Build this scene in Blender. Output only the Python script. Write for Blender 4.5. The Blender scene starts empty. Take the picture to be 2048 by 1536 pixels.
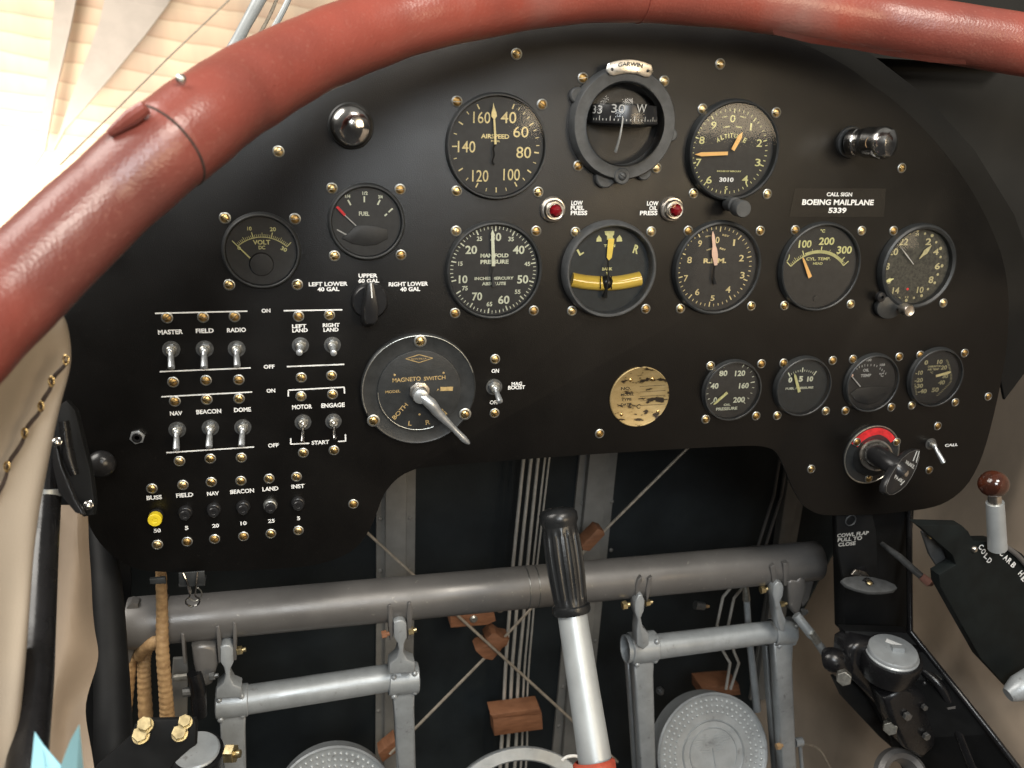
import bpy, bmesh, math, random
from mathutils import Vector, Matrix
random.seed(7)
sc = bpy.context.scene
COL = sc.collection
PI = math.pi
# ------------------------------------------------------------------ camera
F = 1775.76                                  # focal length in pixels of a 2048 px wide picture
RR = Matrix(((0.9703028519762904, 0.031269037696070826, 0.23986375868029514),
             (0.04346380985440185, 0.9529337581396775, -0.3000469127165468),
             (-0.23795645122504572, 0.30156176793378897, 0.9232752717586614)))
CX = Vector((RR[0][0], -RR[0][2], RR[0][1]))
CY = Vector((RR[1][0], -RR[1][2], RR[1][1]))
CZ = Vector((RR[2][0], -RR[2][2], RR[2][1]))
CAM = Vector((0, -0.653718, 0))
cd = bpy.data.cameras.new('camera')
cam = bpy.data.objects.new('camera', cd); COL.objects.link(cam)
m = Matrix((CX, CY, CZ)).transposed().to_4x4(); m.translation = CAM
cam.matrix_world = m
cd.sensor_fit = 'HORIZONTAL'; cd.sensor_width = 36.0; cd.lens = 36.0 * F / 2048
cd.clip_start = 0.01; cd.clip_end = 100
sc.camera = cam
cd.dof.use_dof = True; cd.dof.focus_distance = 0.70; cd.dof.aperture_fstop = 12.0
# ------------------------------------------------------------------ light
w = bpy.data.worlds.new('World'); sc.world = w; w.use_nodes = True
nt = w.node_tree; bg = nt.nodes['Background']
tc = nt.nodes.new('ShaderNodeTexCoord'); sx = nt.nodes.new('ShaderNodeSeparateXYZ')
rp = nt.nodes.new('ShaderNodeValToRGB')
nt.links.new(tc.outputs['Generated'], sx.inputs[0]); nt.links.new(sx.outputs['Z'], rp.inputs[0])
rp.color_ramp.elements[0].position = 0.0; rp.color_ramp.elements[0].color = (0.112, 0.108, 0.104, 1)
rp.color_ramp.elements[1].position = 0.75; rp.color_ramp.elements[1].color = (0.62, 0.60, 0.56, 1)
nt.links.new(rp.outputs[0], bg.inputs[0]); bg.inputs[1].default_value = 0.42

def area(name, loc, target, size, energy, color, sy=None):
    l = bpy.data.lights.new(name, 'AREA'); l.energy = energy; l.color = color
    l.shape = 'RECTANGLE'; l.size = size; l.size_y = sy or size
    o = bpy.data.objects.new(name, l); COL.objects.link(o); o.location = loc
    o.rotation_euler = (Vector(target) - Vector(loc)).to_track_quat('-Z', 'Y').to_euler()
    return o
area('overhead_lamp', (0.42, -1.15, 1.05), (0.25, 0.0, -0.25), 0.55, 20, (1.0, 0.93, 0.82), 0.4)
area('hangar_door_light', (-1.3, -0.1, 1.3), (0.1, -0.1, -0.1), 1.3, 48, (1.0, 0.95, 0.88))
area('front_lamp', (-0.05, -1.5, 0.5), (0.25, 0.3, -0.6), 0.45, 14.0, (0.94, 0.98, 1.0))
area('backdrop_fill', (-1.5, 2.3, -1.1), (-1.0, 3.4, -0.25), 0.7, 96, (1.0, 0.90, 0.76))  # unseen fill added to overexpose the lower left of the backdrop
area('board_glow_fill', (2.2, -4.0, 0.60), (0.28, 0, 0.05), 1.7, 62, (1.0, 0.80, 0.54), 1.3)  # unseen source added to give the board its warm glow
sc.view_settings.view_transform = 'Standard'; sc.view_settings.look = 'None'
sc.view_settings.exposure = 0.0; sc.view_settings.gamma = 1.0
sc.view_settings.use_curve_mapping = False
# ------------------------------------------------------------------ pixel -> world helpers
def ray(u, v):
    return CX * ((u - 1024) / F) + CY * ((768 - v) / F) - CZ
def P(u, v, Y=0.0):
    d = ray(u, v); return CAM + d * ((Y - CAM.y) / d.y)
def D(u, v, d):
    return CAM + ray(u, v) * d
def dep(p):
    return -(p - CAM).dot(CZ)
def rp_(p, px):
    return px * dep(p) / F
# ------------------------------------------------------------------ materials
def mat(name, col, rough=0.5, metal=0.0, var=0.0, vs=60, bump=0.0, bs=300, spec=0.5, coat=0.0,
        col2=None, rvar=0.0, emit=None, trans=0.0, aniso=None, det=4):
    mm = bpy.data.materials.new(name); mm.use_nodes = True
    t = mm.node_tree; b = t.nodes['Principled BSDF']; L = t.links
    b.inputs['Base Color'].default_value = (*col, 1)
    b.inputs['Roughness'].default_value = rough; b.inputs['Metallic'].default_value = metal
    b.inputs['Specular IOR Level'].default_value = spec
    b.inputs['Coat Weight'].default_value = coat; b.inputs['Coat Roughness'].default_value = 0.12
    tcn = t.nodes.new('ShaderNodeTexCoord')
    src = tcn.outputs['Object']
    if aniso:
        mp = t.nodes.new('ShaderNodeMapping'); mp.inputs['Scale'].default_value = aniso
        L.new(src, mp.inputs[0]); src = mp.outputs[0]
    if var or col2:
        n = t.nodes.new('ShaderNodeTexNoise'); n.inputs['Scale'].default_value = vs
        n.inputs['Detail'].default_value = det; n.inputs['Roughness'].default_value = 0.6
        L.new(src, n.inputs['Vector'])
        r = t.nodes.new('ShaderNodeValToRGB')
        r.color_ramp.elements[0].position = 0.35; r.color_ramp.elements[1].position = 0.65
        c2 = col2 or tuple(min(1, c * (1 + var)) for c in col)
        c1 = col if col2 else tuple(c * (1 - var) for c in col)
        r.color_ramp.elements[0].color = (*c1, 1); r.color_ramp.elements[1].color = (*c2, 1)
        L.new(n.outputs['Fac'], r.inputs[0]); L.new(r.outputs[0], b.inputs['Base Color'])
    if rvar:
        n = t.nodes.new('ShaderNodeTexNoise'); n.inputs['Scale'].default_value = vs * 0.7
        n.inputs['Detail'].default_value = 6
        L.new(src, n.inputs['Vector'])
        r = t.nodes.new('ShaderNodeMapRange'); r.inputs['From Min'].default_value = 0.3; r.inputs['From Max'].default_value = 0.7
        r.inputs['To Min'].default_value = max(0.03, rough - rvar); r.inputs['To Max'].default_value = min(1, rough + rvar)
        L.new(n.outputs['Fac'], r.inputs['Value']); L.new(r.outputs[0], b.inputs['Roughness'])
    if bump:
        n = t.nodes.new('ShaderNodeTexNoise'); n.inputs['Scale'].default_value = bs; n.inputs['Detail'].default_value = 3
        L.new(src, n.inputs['Vector'])
        bp = t.nodes.new('ShaderNodeBump'); bp.inputs['Strength'].default_value = bump; bp.inputs['Distance'].default_value = 0.0006
        L.new(n.outputs['Fac'], bp.inputs['Height']); L.new(bp.outputs[0], b.inputs['Normal'])
    if emit:
        b.inputs['Emission Color'].default_value = (*emit[0], 1); b.inputs['Emission Strength'].default_value = emit[1]
    if trans:
        b.inputs['Transmission Weight'].default_value = trans
    return mm
def clear(name, refl=0.055, tint=(1, 1, 1), rough=0.085, fres=1.40):
    mm = bpy.data.materials.new(name); mm.use_nodes = True
    t = mm.node_tree; t.nodes.clear(); L = t.links
    o = t.nodes.new('ShaderNodeOutputMaterial'); mx = t.nodes.new('ShaderNodeMixShader')
    tr = t.nodes.new('ShaderNodeBsdfTransparent'); g = t.nodes.new('ShaderNodeBsdfGlossy')
    fr = t.nodes.new('ShaderNodeFresnel'); fr.inputs[0].default_value = fres
    tr.inputs[0].default_value = (*tint, 1); g.inputs['Roughness'].default_value = rough
    L.new(fr.outputs[0], mx.inputs[0]); L.new(tr.outputs[0], mx.inputs[1]); L.new(g.outputs[0], mx.inputs[2])
    L.new(mx.outputs[0], o.inputs[0]); return mm
M = {}
def dusty(mm, scale, lo, hi, col, amt):
    t = mm.node_tree; L = t.links; b = t.nodes['Principled BSDF']
    src = b.inputs['Base Color'].links[0].from_socket
    tcn = t.nodes.new('ShaderNodeTexCoord'); n = t.nodes.new('ShaderNodeTexNoise'); n.inputs['Scale'].default_value = scale; n.inputs['Detail'].default_value = 8; n.inputs['Roughness'].default_value = .7
    r = t.nodes.new('ShaderNodeMapRange'); r.inputs['From Min'].default_value = lo; r.inputs['From Max'].default_value = hi; r.inputs['To Max'].default_value = amt
    mx = t.nodes.new('ShaderNodeMix'); mx.data_type = 'RGBA'; mx.inputs['B'].default_value = (*col, 1)
    L.new(tcn.outputs['Object'], n.inputs['Vector']); L.new(n.outputs['Fac'], r.inputs['Value']); L.new(r.outputs[0], mx.inputs['Factor'])
    L.new(src, mx.inputs['A']); L.new(mx.outputs['Result'], b.inputs['Base Color'])
M['panel'] = mat('panel_black', (0.0045, 0.0041, 0.0038), 0.36, spec=0.37, var=0.18, vs=25, bump=0.25, bs=1400, rvar=0.07)
dusty(M['panel'], 330, .60, .74, (.05, .046, .042), .3)
M['bulk'] = mat('bulkhead_black', (0.009, 0.0088, 0.008), 0.65, spec=0.3, var=0.15, vs=20, bump=0.2, bs=900)
M['deck'] = mat('deck_grey', (0.017, 0.0165, 0.015), 0.8, spec=0.3, var=0.12, vs=20)
M['bezel'] = mat('bezel_black', (0.025, 0.027, 0.028), 0.42, var=0.2, vs=120, bump=0.2, bs=1500, rvar=0.08)
M['bezelgrey'] = mat('bezel_grey', (0.058, 0.061, 0.063), 0.5, var=0.2, vs=150, bump=0.3, bs=1500)
M['dial'] = mat('dial_black', (0.024, 0.024, 0.024), 0.55, var=0.15, vs=200)
M['dialcool'] = mat('dial_dark_cool', (0.018, 0.023, 0.026), 0.5, var=0.15, vs=200)
M['speckdial'] = mat('dial_speckled', (0.020, 0.020, 0.017), 0.6, col2=(0.06, 0.058, 0.046), vs=420, det=6)
M['cream'] = mat('lettering_cream', (0.72, 0.60, 0.30), 0.6, var=0.15, vs=300)
M['pale'] = mat('lettering_pale', (0.62, 0.64, 0.50), 0.6, var=0.12, vs=300)
M['lime'] = mat('lettering_yellowish', (0.62, 0.60, 0.28), 0.6, var=0.12, vs=300)
M['yellow'] = mat('lettering_yellow', (0.85, 0.62, 0.10), 0.5, var=0.08, vs=200)
M['white'] = mat('lettering_white', (0.80, 0.81, 0.80), 0.6, var=0.1, vs=500)
M['dimwhite'] = mat('lettering_dim', (0.42, 0.42, 0.40), 0.6, var=0.12, vs=300)
M['gold'] = mat('lettering_gold', (0.42, 0.30, 0.13), 0.5, var=0.2, vs=400)
M['orange'] = mat('needle_orange', (0.85, 0.50, 0.17), 0.5, var=0.08)
M['pink'] = mat('needle_pink', (0.75, 0.52, 0.40), 0.5, var=0.08)
M['red'] = mat('red_paint', (0.65, 0.03, 0.035), 0.4, var=0.25, vs=200)
M['brass'] = mat('brass', (0.58, 0.42, 0.19), 0.27, 1.0, var=0.22, vs=400, rvar=0.1, bump=0.15, bs=2500)
M['gsteel'] = mat('washer_steel', (0.42, 0.43, 0.41), 0.38, 0.9, var=0.25, vs=500)
M['tape'] = mat('label_tape_black', (0.0055, 0.0052, 0.005), 0.34, spec=0.37)
M['nutsteel'] = mat('nut_dark_steel', (0.20, 0.205, 0.205), 0.35, 0.8, var=0.25, vs=500)
M['goldbolt'] = mat('gold_cadmium', (0.50, 0.41, 0.23), 0.40, 1.0, var=0.15, vs=300, rvar=0.1)
M['chrome'] = mat('chrome', (0.55, 0.54, 0.52), 0.16, 1.0, var=0.2, vs=150, rvar=0.08, bump=0.1, bs=500)
M['nickel'] = mat('nickel', (0.62, 0.58, 0.52), 0.33, 1.0, var=0.12, vs=300, rvar=0.1)
M['lever'] = mat('switch_lever', (0.55, 0.58, 0.60), 0.34, 0.75, var=0.1, vs=300)
M['silver'] = mat('silver_paint', (0.36, 0.385, 0.40), 0.40, 0.35, var=0.10, vs=60, bump=0.2, bs=700, rvar=0.08)
M['tubegrey'] = mat('tube_grey', (0.150, 0.145, 0.140), 0.42, 0.35, var=0.06, vs=40, bump=0.15, bs=900, rvar=0.1)
M['channel'] = mat('channel_grey', (0.21, 0.205, 0.19), 0.6, 0.1, var=0.12, vs=30)
M['firewall'] = mat('firewall_green', (0.013, 0.017, 0.019), 0.6, spec=0.3, var=0.3, vs=12, bump=0.2, bs=300)
M['alu'] = mat('polished_aluminium', (0.47, 0.50, 0.51), 0.42, 0.45, var=0.07, vs=40, rvar=0.08, bump=0.1, bs=1200)
M['steeltube'] = mat('steel_tube', (0.60, 0.58, 0.53), 0.35, 0.45, var=0.1, vs=80)
M['wire'] = mat('brace_wire', (0.42, 0.37, 0.30), 0.4, 0.4, var=0.2, vs=100)
M['wood'] = mat('phenolic_block', (0.28, 0.125, 0.062), 0.6, col2=(0.18, 0.075, 0.035), vs=40, bump=0.3, bs=300, aniso=(1, 1, 6))
M['rubber'] = mat('grip_rubber', (0.014, 0.015, 0.016), 0.30, var=0.2, vs=80, bump=0.15, bs=700, rvar=0.08)
M['blackgloss'] = mat('black_gloss', (0.009, 0.009, 0.010), 0.27, var=0.2, vs=60, bump=0.25, bs=250, rvar=0.1)
M['blackmat'] = mat('black_mat', (0.008, 0.0085, 0.009), 0.6, spec=0.2, var=0.2, vs=40)
M['quad'] = mat('quadrant_black', (0.005, 0.0075, 0.0075), 0.65, spec=0.25, var=0.25, vs=60)
M['knobwood'] = mat('knob_brown', (0.085, 0.022, 0.010), 0.14, col2=(0.035, 0.011, 0.006), vs=60, coat=0.6)
M['hose'] = mat('hose_tan', (0.42, 0.27, 0.13), 0.6, col2=(0.26, 0.155, 0.07), vs=170, bump=0.5, bs=500)
M['redtape'] = mat('red_collar', (0.42, 0.07, 0.04), 0.5, var=0.2, vs=80)
M['paper'] = mat('blue_paper', (0.30, 0.58, 0.68), 0.6, var=0.05, vs=20)
M['yellowplast'] = mat('yellow_plastic', (0.80, 0.62, 0.03), 0.35, var=0.05)
M['blackplast'] = mat('black_plastic', (0.016, 0.016, 0.017), 0.28, var=0.15, vs=100)
M['lace'] = mat('lace_cord', (0.045, 0.030, 0.024), 0.8, var=0.3, vs=400, bump=0.4, bs=900)
M['groove'] = mat('dark_groove', (0.004, 0.004, 0.004), 0.9)
M['glass'] = clear('gauge_glass')
M['domeglass'] = clear('dome_glass', fres=1.22)
M['lens'] = mat('ruby_lens', (0.18, 0.004, 0.008), 0.06, spec=0.8, coat=1.0)
M['thread'] = mat('silver_bolt', (0.5, 0.49, 0.44), 0.35, 0.9, var=0.2, vs=300)

dusty(M['silver'], 90, .60, .70, (.16, .155, .15), .7); dusty(M['tubegrey'], 130, .62, .70, (.33, .31, .28), .6); dusty(M['alu'], 160, .68, .74, (.12, .12, .11), .8)
def leather():
    mm = mat('rim_leather', (0.23, 0.050, 0.033), 0.38, spec=0.7)
    t = mm.node_tree; L = t.links; b = t.nodes['Principled BSDF']
    tcn = t.nodes.new('ShaderNodeTexCoord')
    n1 = t.nodes.new('ShaderNodeTexNoise'); n1.inputs['Scale'].default_value = 7; n1.inputs['Detail'].default_value = 5
    r1 = t.nodes.new('ShaderNodeValToRGB'); e = r1.color_ramp.elements
    e[0].position = 0.36; e[0].color = (0.165, 0.046, 0.036, 1); e[1].position = 0.60; e[1].color = (0.30, 0.066, 0.045, 1); x_ = e.new(0.72); x_.color = (0.30, 0.135, 0.115, 1)
    n2 = t.nodes.new('ShaderNodeTexNoise'); n2.inputs['Scale'].default_value = 420; n2.inputs['Detail'].default_value = 5
    r2 = t.nodes.new('ShaderNodeValToRGB'); e = r2.color_ramp.elements
    e[0].position = 0.58; e[0].color = (0, 0, 0, 1); e[1].position = 0.76; e[1].color = (0.25, 0.25, 0.25, 1)
    mx = t.nodes.new('ShaderNodeMix'); mx.data_type = 'RGBA'
    L.new(tcn.outputs['Object'], n1.inputs['Vector']); L.new(tcn.outputs['Object'], n2.inputs['Vector'])
    L.new(n1.outputs['Fac'], r1.inputs[0]); L.new(n2.outputs['Fac'], r2.inputs[0])
    L.new(r2.outputs[0], mx.inputs['Factor']); L.new(r1.outputs[0], mx.inputs['A'])
    mx.inputs['B'].default_value = (0.42, 0.20, 0.15, 1)
    L.new(mx.outputs['Result'], b.inputs['Base Color'])
    v = t.nodes.new('ShaderNodeTexVoronoi'); v.inputs['Scale'].default_value = 620
    n3 = t.nodes.new('ShaderNodeTexNoise'); n3.inputs['Scale'].default_value = 38; n3.inputs['Detail'].default_value = 4
    ma = t.nodes.new('ShaderNodeMath'); ma.operation = 'MULTIPLY_ADD'; ma.inputs[1].default_value = 7.0
    L.new(tcn.outputs['Object'], v.inputs['Vector']); L.new(tcn.outputs['Object'], n3.inputs['Vector'])
    L.new(n3.outputs['Fac'], ma.inputs[0]); L.new(v.outputs['Distance'], ma.inputs[2])
    bp = t.nodes.new('ShaderNodeBump'); bp.inputs['Strength'].default_value = 0.19; bp.inputs['Distance'].default_value = 0.0006
    L.new(ma.outputs[0], bp.inputs['Height']); L.new(bp.outputs[0], b.inputs['Normal'])
    mr = t.nodes.new('ShaderNodeMapRange'); mr.inputs['To Min'].default_value = 0.25; mr.inputs['To Max'].default_value = 0.45
    L.new(n3.outputs['Fac'], mr.inputs['Value']); L.new(mr.outputs[0], b.inputs['Roughness'])
    return mm
M['leather'] = leather()
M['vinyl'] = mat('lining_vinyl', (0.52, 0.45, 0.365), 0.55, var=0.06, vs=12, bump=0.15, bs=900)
M['vinylshade'] = mat('lining_lower', (0.33, 0.26, 0.195), 0.6, var=0.1, vs=14, bump=0.2, bs=700)  # lining colour lowered to put shade into it
M['wallbeige'] = mat('side_wall_beige', (0.52, 0.415, 0.315), 0.7, var=0.12, vs=9, bump=0.15, bs=400)

def backdrop_mat():
    mm = mat('hangar_cladding', (0.62, 0.50, 0.37), 0.6)
    t = mm.node_tree; L = t.links; b = t.nodes['Principled BSDF']
    tcn = t.nodes.new('ShaderNodeTexCoord')
    mp = t.nodes.new('ShaderNodeMapping'); mp.inputs['Rotation'].default_value = (0, math.radians(-7), 0)
    L.new(tcn.outputs['Object'], mp.inputs[0])
    wv = t.nodes.new('ShaderNodeTexWave'); wv.wave_type = 'BANDS'; wv.bands_direction = 'Z'; wv.wave_profile = 'SAW'
    wv.inputs['Scale'].default_value = 4.4; wv.inputs['Distortion'].default_value = 3.2
    wv.inputs['Detail'].default_value = 2.2; wv.inputs['Detail Scale'].default_value = 0.6
    L.new(mp.outputs[0], wv.inputs['Vector'])
    r = t.nodes.new('ShaderNodeValToRGB'); e = r.color_ramp.elements
    e[0].position = 0.0; e[0].color = (0.55, 0.40, 0.29, 1); e[1].position = 0.13; e[1].color = (0.66, 0.50, 0.38, 1)
    x = e.new(0.9); x.color = (0.74, 0.62, 0.48, 1)
    L.new(wv.outputs['Fac'], r.inputs[0])
    n = t.nodes.new('ShaderNodeTexNoise'); n.inputs['Scale'].default_value = 1.6; n.inputs['Detail'].default_value = 5
    mp2 = t.nodes.new('ShaderNodeMapping'); mp2.inputs['Scale'].default_value = (2.6, 1, 0.5)
    mp2.inputs['Rotation'].default_value = (0, math.radians(-32), 0)
    L.new(tcn.outputs['Object'], mp2.inputs[0]); L.new(mp2.outputs[0], n.inputs['Vector'])
    r2 = t.nodes.new('ShaderNodeValToRGB'); e = r2.color_ramp.elements
    e[0].position = 0.38; e[0].color = (0.62, 0.60, 0.62, 1); e[1].position = 0.6; e[1].color = (1, 0.97, 0.93, 1)  # diagonal grey streaks painted in as windscreen reflections
    L.new(n.outputs['Fac'], r2.inputs[0])
    mx = t.nodes.new('ShaderNodeMix'); mx.data_type = 'RGBA'; mx.blend_type = 'MULTIPLY'; mx.inputs['Factor'].default_value = 0.75
    L.new(r.outputs[0], mx.inputs['A']); L.new(r2.outputs[0], mx.inputs['B'])
    L.new(mx.outputs['Result'], b.inputs['Base Color'])
    bp = t.nodes.new('ShaderNodeBump'); bp.inputs['Strength'].default_value = 0.6; bp.inputs['Distance'].default_value = 0.02
    L.new(wv.outputs['Fac'], bp.inputs['Height']); L.new(bp.outputs[0], b.inputs['Normal'])
    return mm
M['reflectpale'] = mat('reflection_pale', (0.50, 0.455, 0.42), 0.7, var=0.1, vs=6)
M['pinktip'] = mat('rod_tip', (0.30, 0.15, 0.12), 0.5, var=0.1)
M['dimcream'] = mat('lettering_faded', (0.40, 0.36, 0.20), 0.6, var=0.2, vs=300)
M['slipliquid'] = mat('slip_tube_liquid', (0.78, 0.56, 0.10), 0.12, col2=(0.55, 0.36, 0.05), vs=30, coat=1.0, aniso=(.3, 1, 3))
M['brass2'] = mat('brass_tarnished', (0.42, 0.27, 0.10), 0.4, 1.0, var=0.35, vs=350, rvar=0.15, bump=0.2, bs=2000)
M['brass3'] = mat('brass_pale', (0.68, 0.52, 0.27), 0.33, 1.0, var=0.25, vs=350, rvar=0.1)
M['cladding'] = backdrop_mat()

def plate_mat():
    mm = mat('etched_brass_plate', (0.5, 0.38, 0.18), 0.5, 0.5, bump=0.2, bs=900)
    t = mm.node_tree; L = t.links; b = t.nodes['Principled BSDF']
    tcn = t.nodes.new('ShaderNodeTexCoord')
    n = t.nodes.new('ShaderNodeTexNoise'); n.inputs['Scale'].default_value = 75; n.inputs['Detail'].default_value = 6
    mp = t.nodes.new('ShaderNodeMapping'); mp.inputs['Scale'].default_value = (1, 1, 2.4); mp.inputs['Location'].default_value = (0.31, 0, 0.2)
    L.new(tcn.outputs['Object'], mp.inputs[0]); L.new(mp.outputs[0], n.inputs['Vector'])
    r = t.nodes.new('ShaderNodeValToRGB'); e = r.color_ramp.elements
    e[0].position = 0.40; e[0].color = (0.03, 0.02, 0.012, 1); e[1].position = 0.44; e[1].color = (0.36, 0.265, 0.12, 1)
    x = e.new(0.7); x.color = (0.45, 0.34, 0.17, 1)
    L.new(n.outputs['Fac'], r.inputs[0]); L.new(r.outputs[0], b.inputs['Base Color'])
    return mm
M['plate'] = plate_mat()

# ------------------------------------------------------------------ mesh helpers
def frame(a):
    a = Vector(a).normalized()
    t = Vector((0, 0, 1)) if abs(a.z) < 0.9 else Vector((1, 0, 0))
    x = t.cross(a).normalized(); y = a.cross(x).normalized()
    return x, y, a
NEGY = Vector((0, -1, 0))
class MB:
    def __init__(s): s.bm = bmesh.new(); s.m = 0
    def face(s, vs):
        try: f = s.bm.faces.new(vs); f.material_index = s.m; return f
        except ValueError: return None
    def lathe(s, prof, o, a=NEGY, n=40, sxy=(1, 1), xdir=None):
        o = Vector(o); x, y, z = frame(a)
        if xdir is not None:
            x = (Vector(xdir) - z * Vector(xdir).dot(z)).normalized(); y = z.cross(x)
        rings = []
        for r, h in prof:
            if r < 1e-7: rings.append([s.bm.verts.new(o + z * h)])
            else: rings.append([s.bm.verts.new(o + z * h + x * (r * sxy[0] * math.cos(2 * PI * i / n)) + y * (r * sxy[1] * math.sin(2 * PI * i / n))) for i in range(n)])
        for A, B in zip(rings, rings[1:]):
            for i in range(n):
                j = (i + 1) % n
                if len(A) == 1 and len(B) == 1: continue
                if len(A) == 1: s.face((A[0], B[i], B[j]))
                elif len(B) == 1: s.face((A[i], A[j], B[0]))
                else: s.face((A[i], A[j], B[j], B[i]))
        return s
    def tube(s, pts, r, n=16, caps=True, smooth=0):
        pts = [Vector(p) for p in pts]
        if not isinstance(r, (list, tuple)): r = [r] * len(pts)
        if smooth: pts, r = catmull(pts, r, smooth)
        T = []
        for i in range(len(pts)):
            a = pts[max(0, i - 1)]; b = pts[min(len(pts) - 1, i + 1)]
            T.append((b - a).normalized())
        x, y, _ = frame(T[0]); rings = []
        for i, p in enumerate(pts):
            x = (x - T[i] * x.dot(T[i])).normalized(); y = T[i].cross(x)
            rings.append([s.bm.verts.new(p + x * (r[i] * math.cos(2 * PI * k / n)) + y * (r[i] * math.sin(2 * PI * k / n))) for k in range(n)])
        for A, B in zip(rings, rings[1:]):
            for k in range(n):
                j = (k + 1) % n; s.face((A[k], A[j], B[j], B[k]))
        if caps:
            s.face(list(reversed(rings[0]))); s.face(rings[-1])
        return s
    def prism(s, pts, off, bev=0.0):
        """closed outline of world points pushed along off"""
        off = Vector(off)
        a = [s.bm.verts.new(Vector(p)) for p in pts]; b = [s.bm.verts.new(Vector(p) + off) for p in pts]
        n = len(a); f0 = s.face(a); f1 = s.face(list(reversed(b))); fs = [f0, f1]
        for i in range(n):
            j = (i + 1) % n; fs.append(s.face((a[j], a[i], b[i], b[j])))
        fs = [f for f in fs if f]
        bmesh.ops.recalc_face_normals(s.bm, faces=fs)
        if bev:
            ed = list({e for f in (f0, f1) for e in f.edges})
            r = bmesh.ops.bevel(s.bm, geom=ed, offset=bev, segments=2, affect='EDGES', profile=0.5)
            for f in r['faces']: f.material_index = s.m
        return s
    def box(s, c, sz, rot=None, bev=0.0):
        c = Vector(c); R3 = rot or Matrix.Identity(3); h = [q / 2 for q in sz]
        A = [c + R3 @ Vector((x * h[0], -h[1], z * h[2])) for x, z in ((-1, -1), (1, -1), (1, 1), (-1, 1))]
        return s.prism(A, R3 @ Vector((0, sz[1], 0)), bev)
    def quad(s, a, b, c, d):
        s.face([s.bm.verts.new(Vector(q)) for q in (a, b, c, d)]); return s
    def hexa(s, o, a, r, h, rot=0.0, n=6):
        x, y, z = frame(a); o = Vector(o)
        pts = [o + x * (r * math.cos(rot + 2 * PI * i / n)) + y * (r * math.sin(rot + 2 * PI * i / n)) for i in range(n)]
        return s.prism(pts, z * h, min(r, h) * 0.07)
    def dome(s, o, a, r, h=None, n=24, k=8, sxy=(1, 1)):
        h = h or r
        return s.lathe([(r * math.cos(PI / 2 * i / k), h * math.sin(PI / 2 * i / k)) for i in range(k)] + [(0, h)], o, a, n, sxy)
    def ball(s, o, r, n=24, k=14, a=(0, 0, 1), sq=1.0):
        return s.lathe([(0, -r * sq)] + [(r * math.sin(PI * i / k), -r * sq * math.cos(PI * i / k)) for i in range(1, k)] + [(0, r * sq)], o, a, n)
    def strip(s, a, b, wd, y=None):
        """flat bar between two points lying in the panel plane"""
        a = Vector(a); b = Vector(b); d = (b - a).normalized(); nrm = Vector((-d.z, 0, d.x)) * (wd / 2)
        return s.quad(a - nrm, b - nrm, b + nrm, a + nrm)
    def build(s, name, mats, parent=None, angle=35):
        if not isinstance(mats, (list, tuple)): mats = [mats]
        me = bpy.data.meshes.new(name)
        if parent is not None:
            off = parent.location.copy(); q = parent
            while q.parent: q = q.parent; off = off + q.location
            bmesh.ops.translate(s.bm, verts=s.bm.verts[:], vec=-off)
        s.bm.normal_update(); s.bm.to_mesh(me); s.bm.free()
        for q in mats: me.materials.append(M[q])
        me.shade_smooth(); me.set_sharp_from_angle(angle=math.radians(angle))
        o = bpy.data.objects.new(name, me); COL.objects.link(o)
        if parent is not None: o.parent = parent
        return o
def catmull(pts, r, k):
    P_, R_ = [], []
    n = len(pts)
    for i in range(n - 1):
        p0, p1, p2, p3 = pts[max(0, i - 1)], pts[i], pts[i + 1], pts[min(n - 1, i + 2)]
        for j in range(k):
            t = j / k
            P_.append(0.5 * ((2 * p1) + (p2 - p0) * t + (2 * p0 - 5 * p1 + 4 * p2 - p3) * t * t + (3 * p1 - p0 - 3 * p2 + p3) * t ** 3))
            R_.append(r[i] + (r[i + 1] - r[i]) * t)
    P_.append(pts[-1]); R_.append(r[-1]); return P_, R_
def thing(name, label, cat, loc, group=None):
    o = bpy.data.objects.new(name, None); COL.objects.link(o); o.location = loc
    o.empty_display_size = 0.01
    o['label'] = label; o['category'] = cat
    if group: o['group'] = group
    return o
def tag(o, label, cat, group=None):
    o['label'] = label; o['category'] = cat
    if group: o['group'] = group
    return o
# text -----------------------------------------------------------------
_tc = {}
def textmesh(s, bold):
    key = (s, bold)
    if key not in _tc:
        c = bpy.data.curves.new('t', 'FONT'); c.body = s; c.size = 1; c.offset = bold; c.resolution_u = 3
        c.align_x = 'CENTER'
        o = bpy.data.objects.new('t', c); me = o.to_mesh()
        vs = [v.co.copy() for v in me.vertices]; fs = [tuple(p.vertices) for p in me.polygons]
        o.to_mesh_clear(); bpy.data.objects.remove(o); bpy.data.curves.remove(c)
        xs = [v.x for v in vs]; ys = [v.y for v in vs]
        x0, x1, y0, y1 = min(xs), max(xs), min(ys), max(ys)
        vs = [((v.x - (x0 + x1) / 2) / (x1 - x0), (v.y - (y0 + y1) / 2) / (y1 - y0)) for v in vs]
        _tc[key] = (vs, fs)
    return _tc[key]
def text_at(mb, s, c, W, H, rot=0.0, bold=0.03, ax=None, az=None, fn=None):
    vs, fs = textmesh(s, bold); ax = ax or Vector((1, 0, 0)); az = az or Vector((0, 0, 1))
    cr, sr = math.cos(rot), math.sin(rot); out = []
    for x, y in vs:
        x *= W; y *= H
        p = c + ax * (x * cr - y * sr) + az * (x * sr + y * cr)
        if fn: p = fn(p)
        out.append(mb.bm.verts.new(p))
    for f in fs: mb.face([out[i] for i in f])
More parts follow.
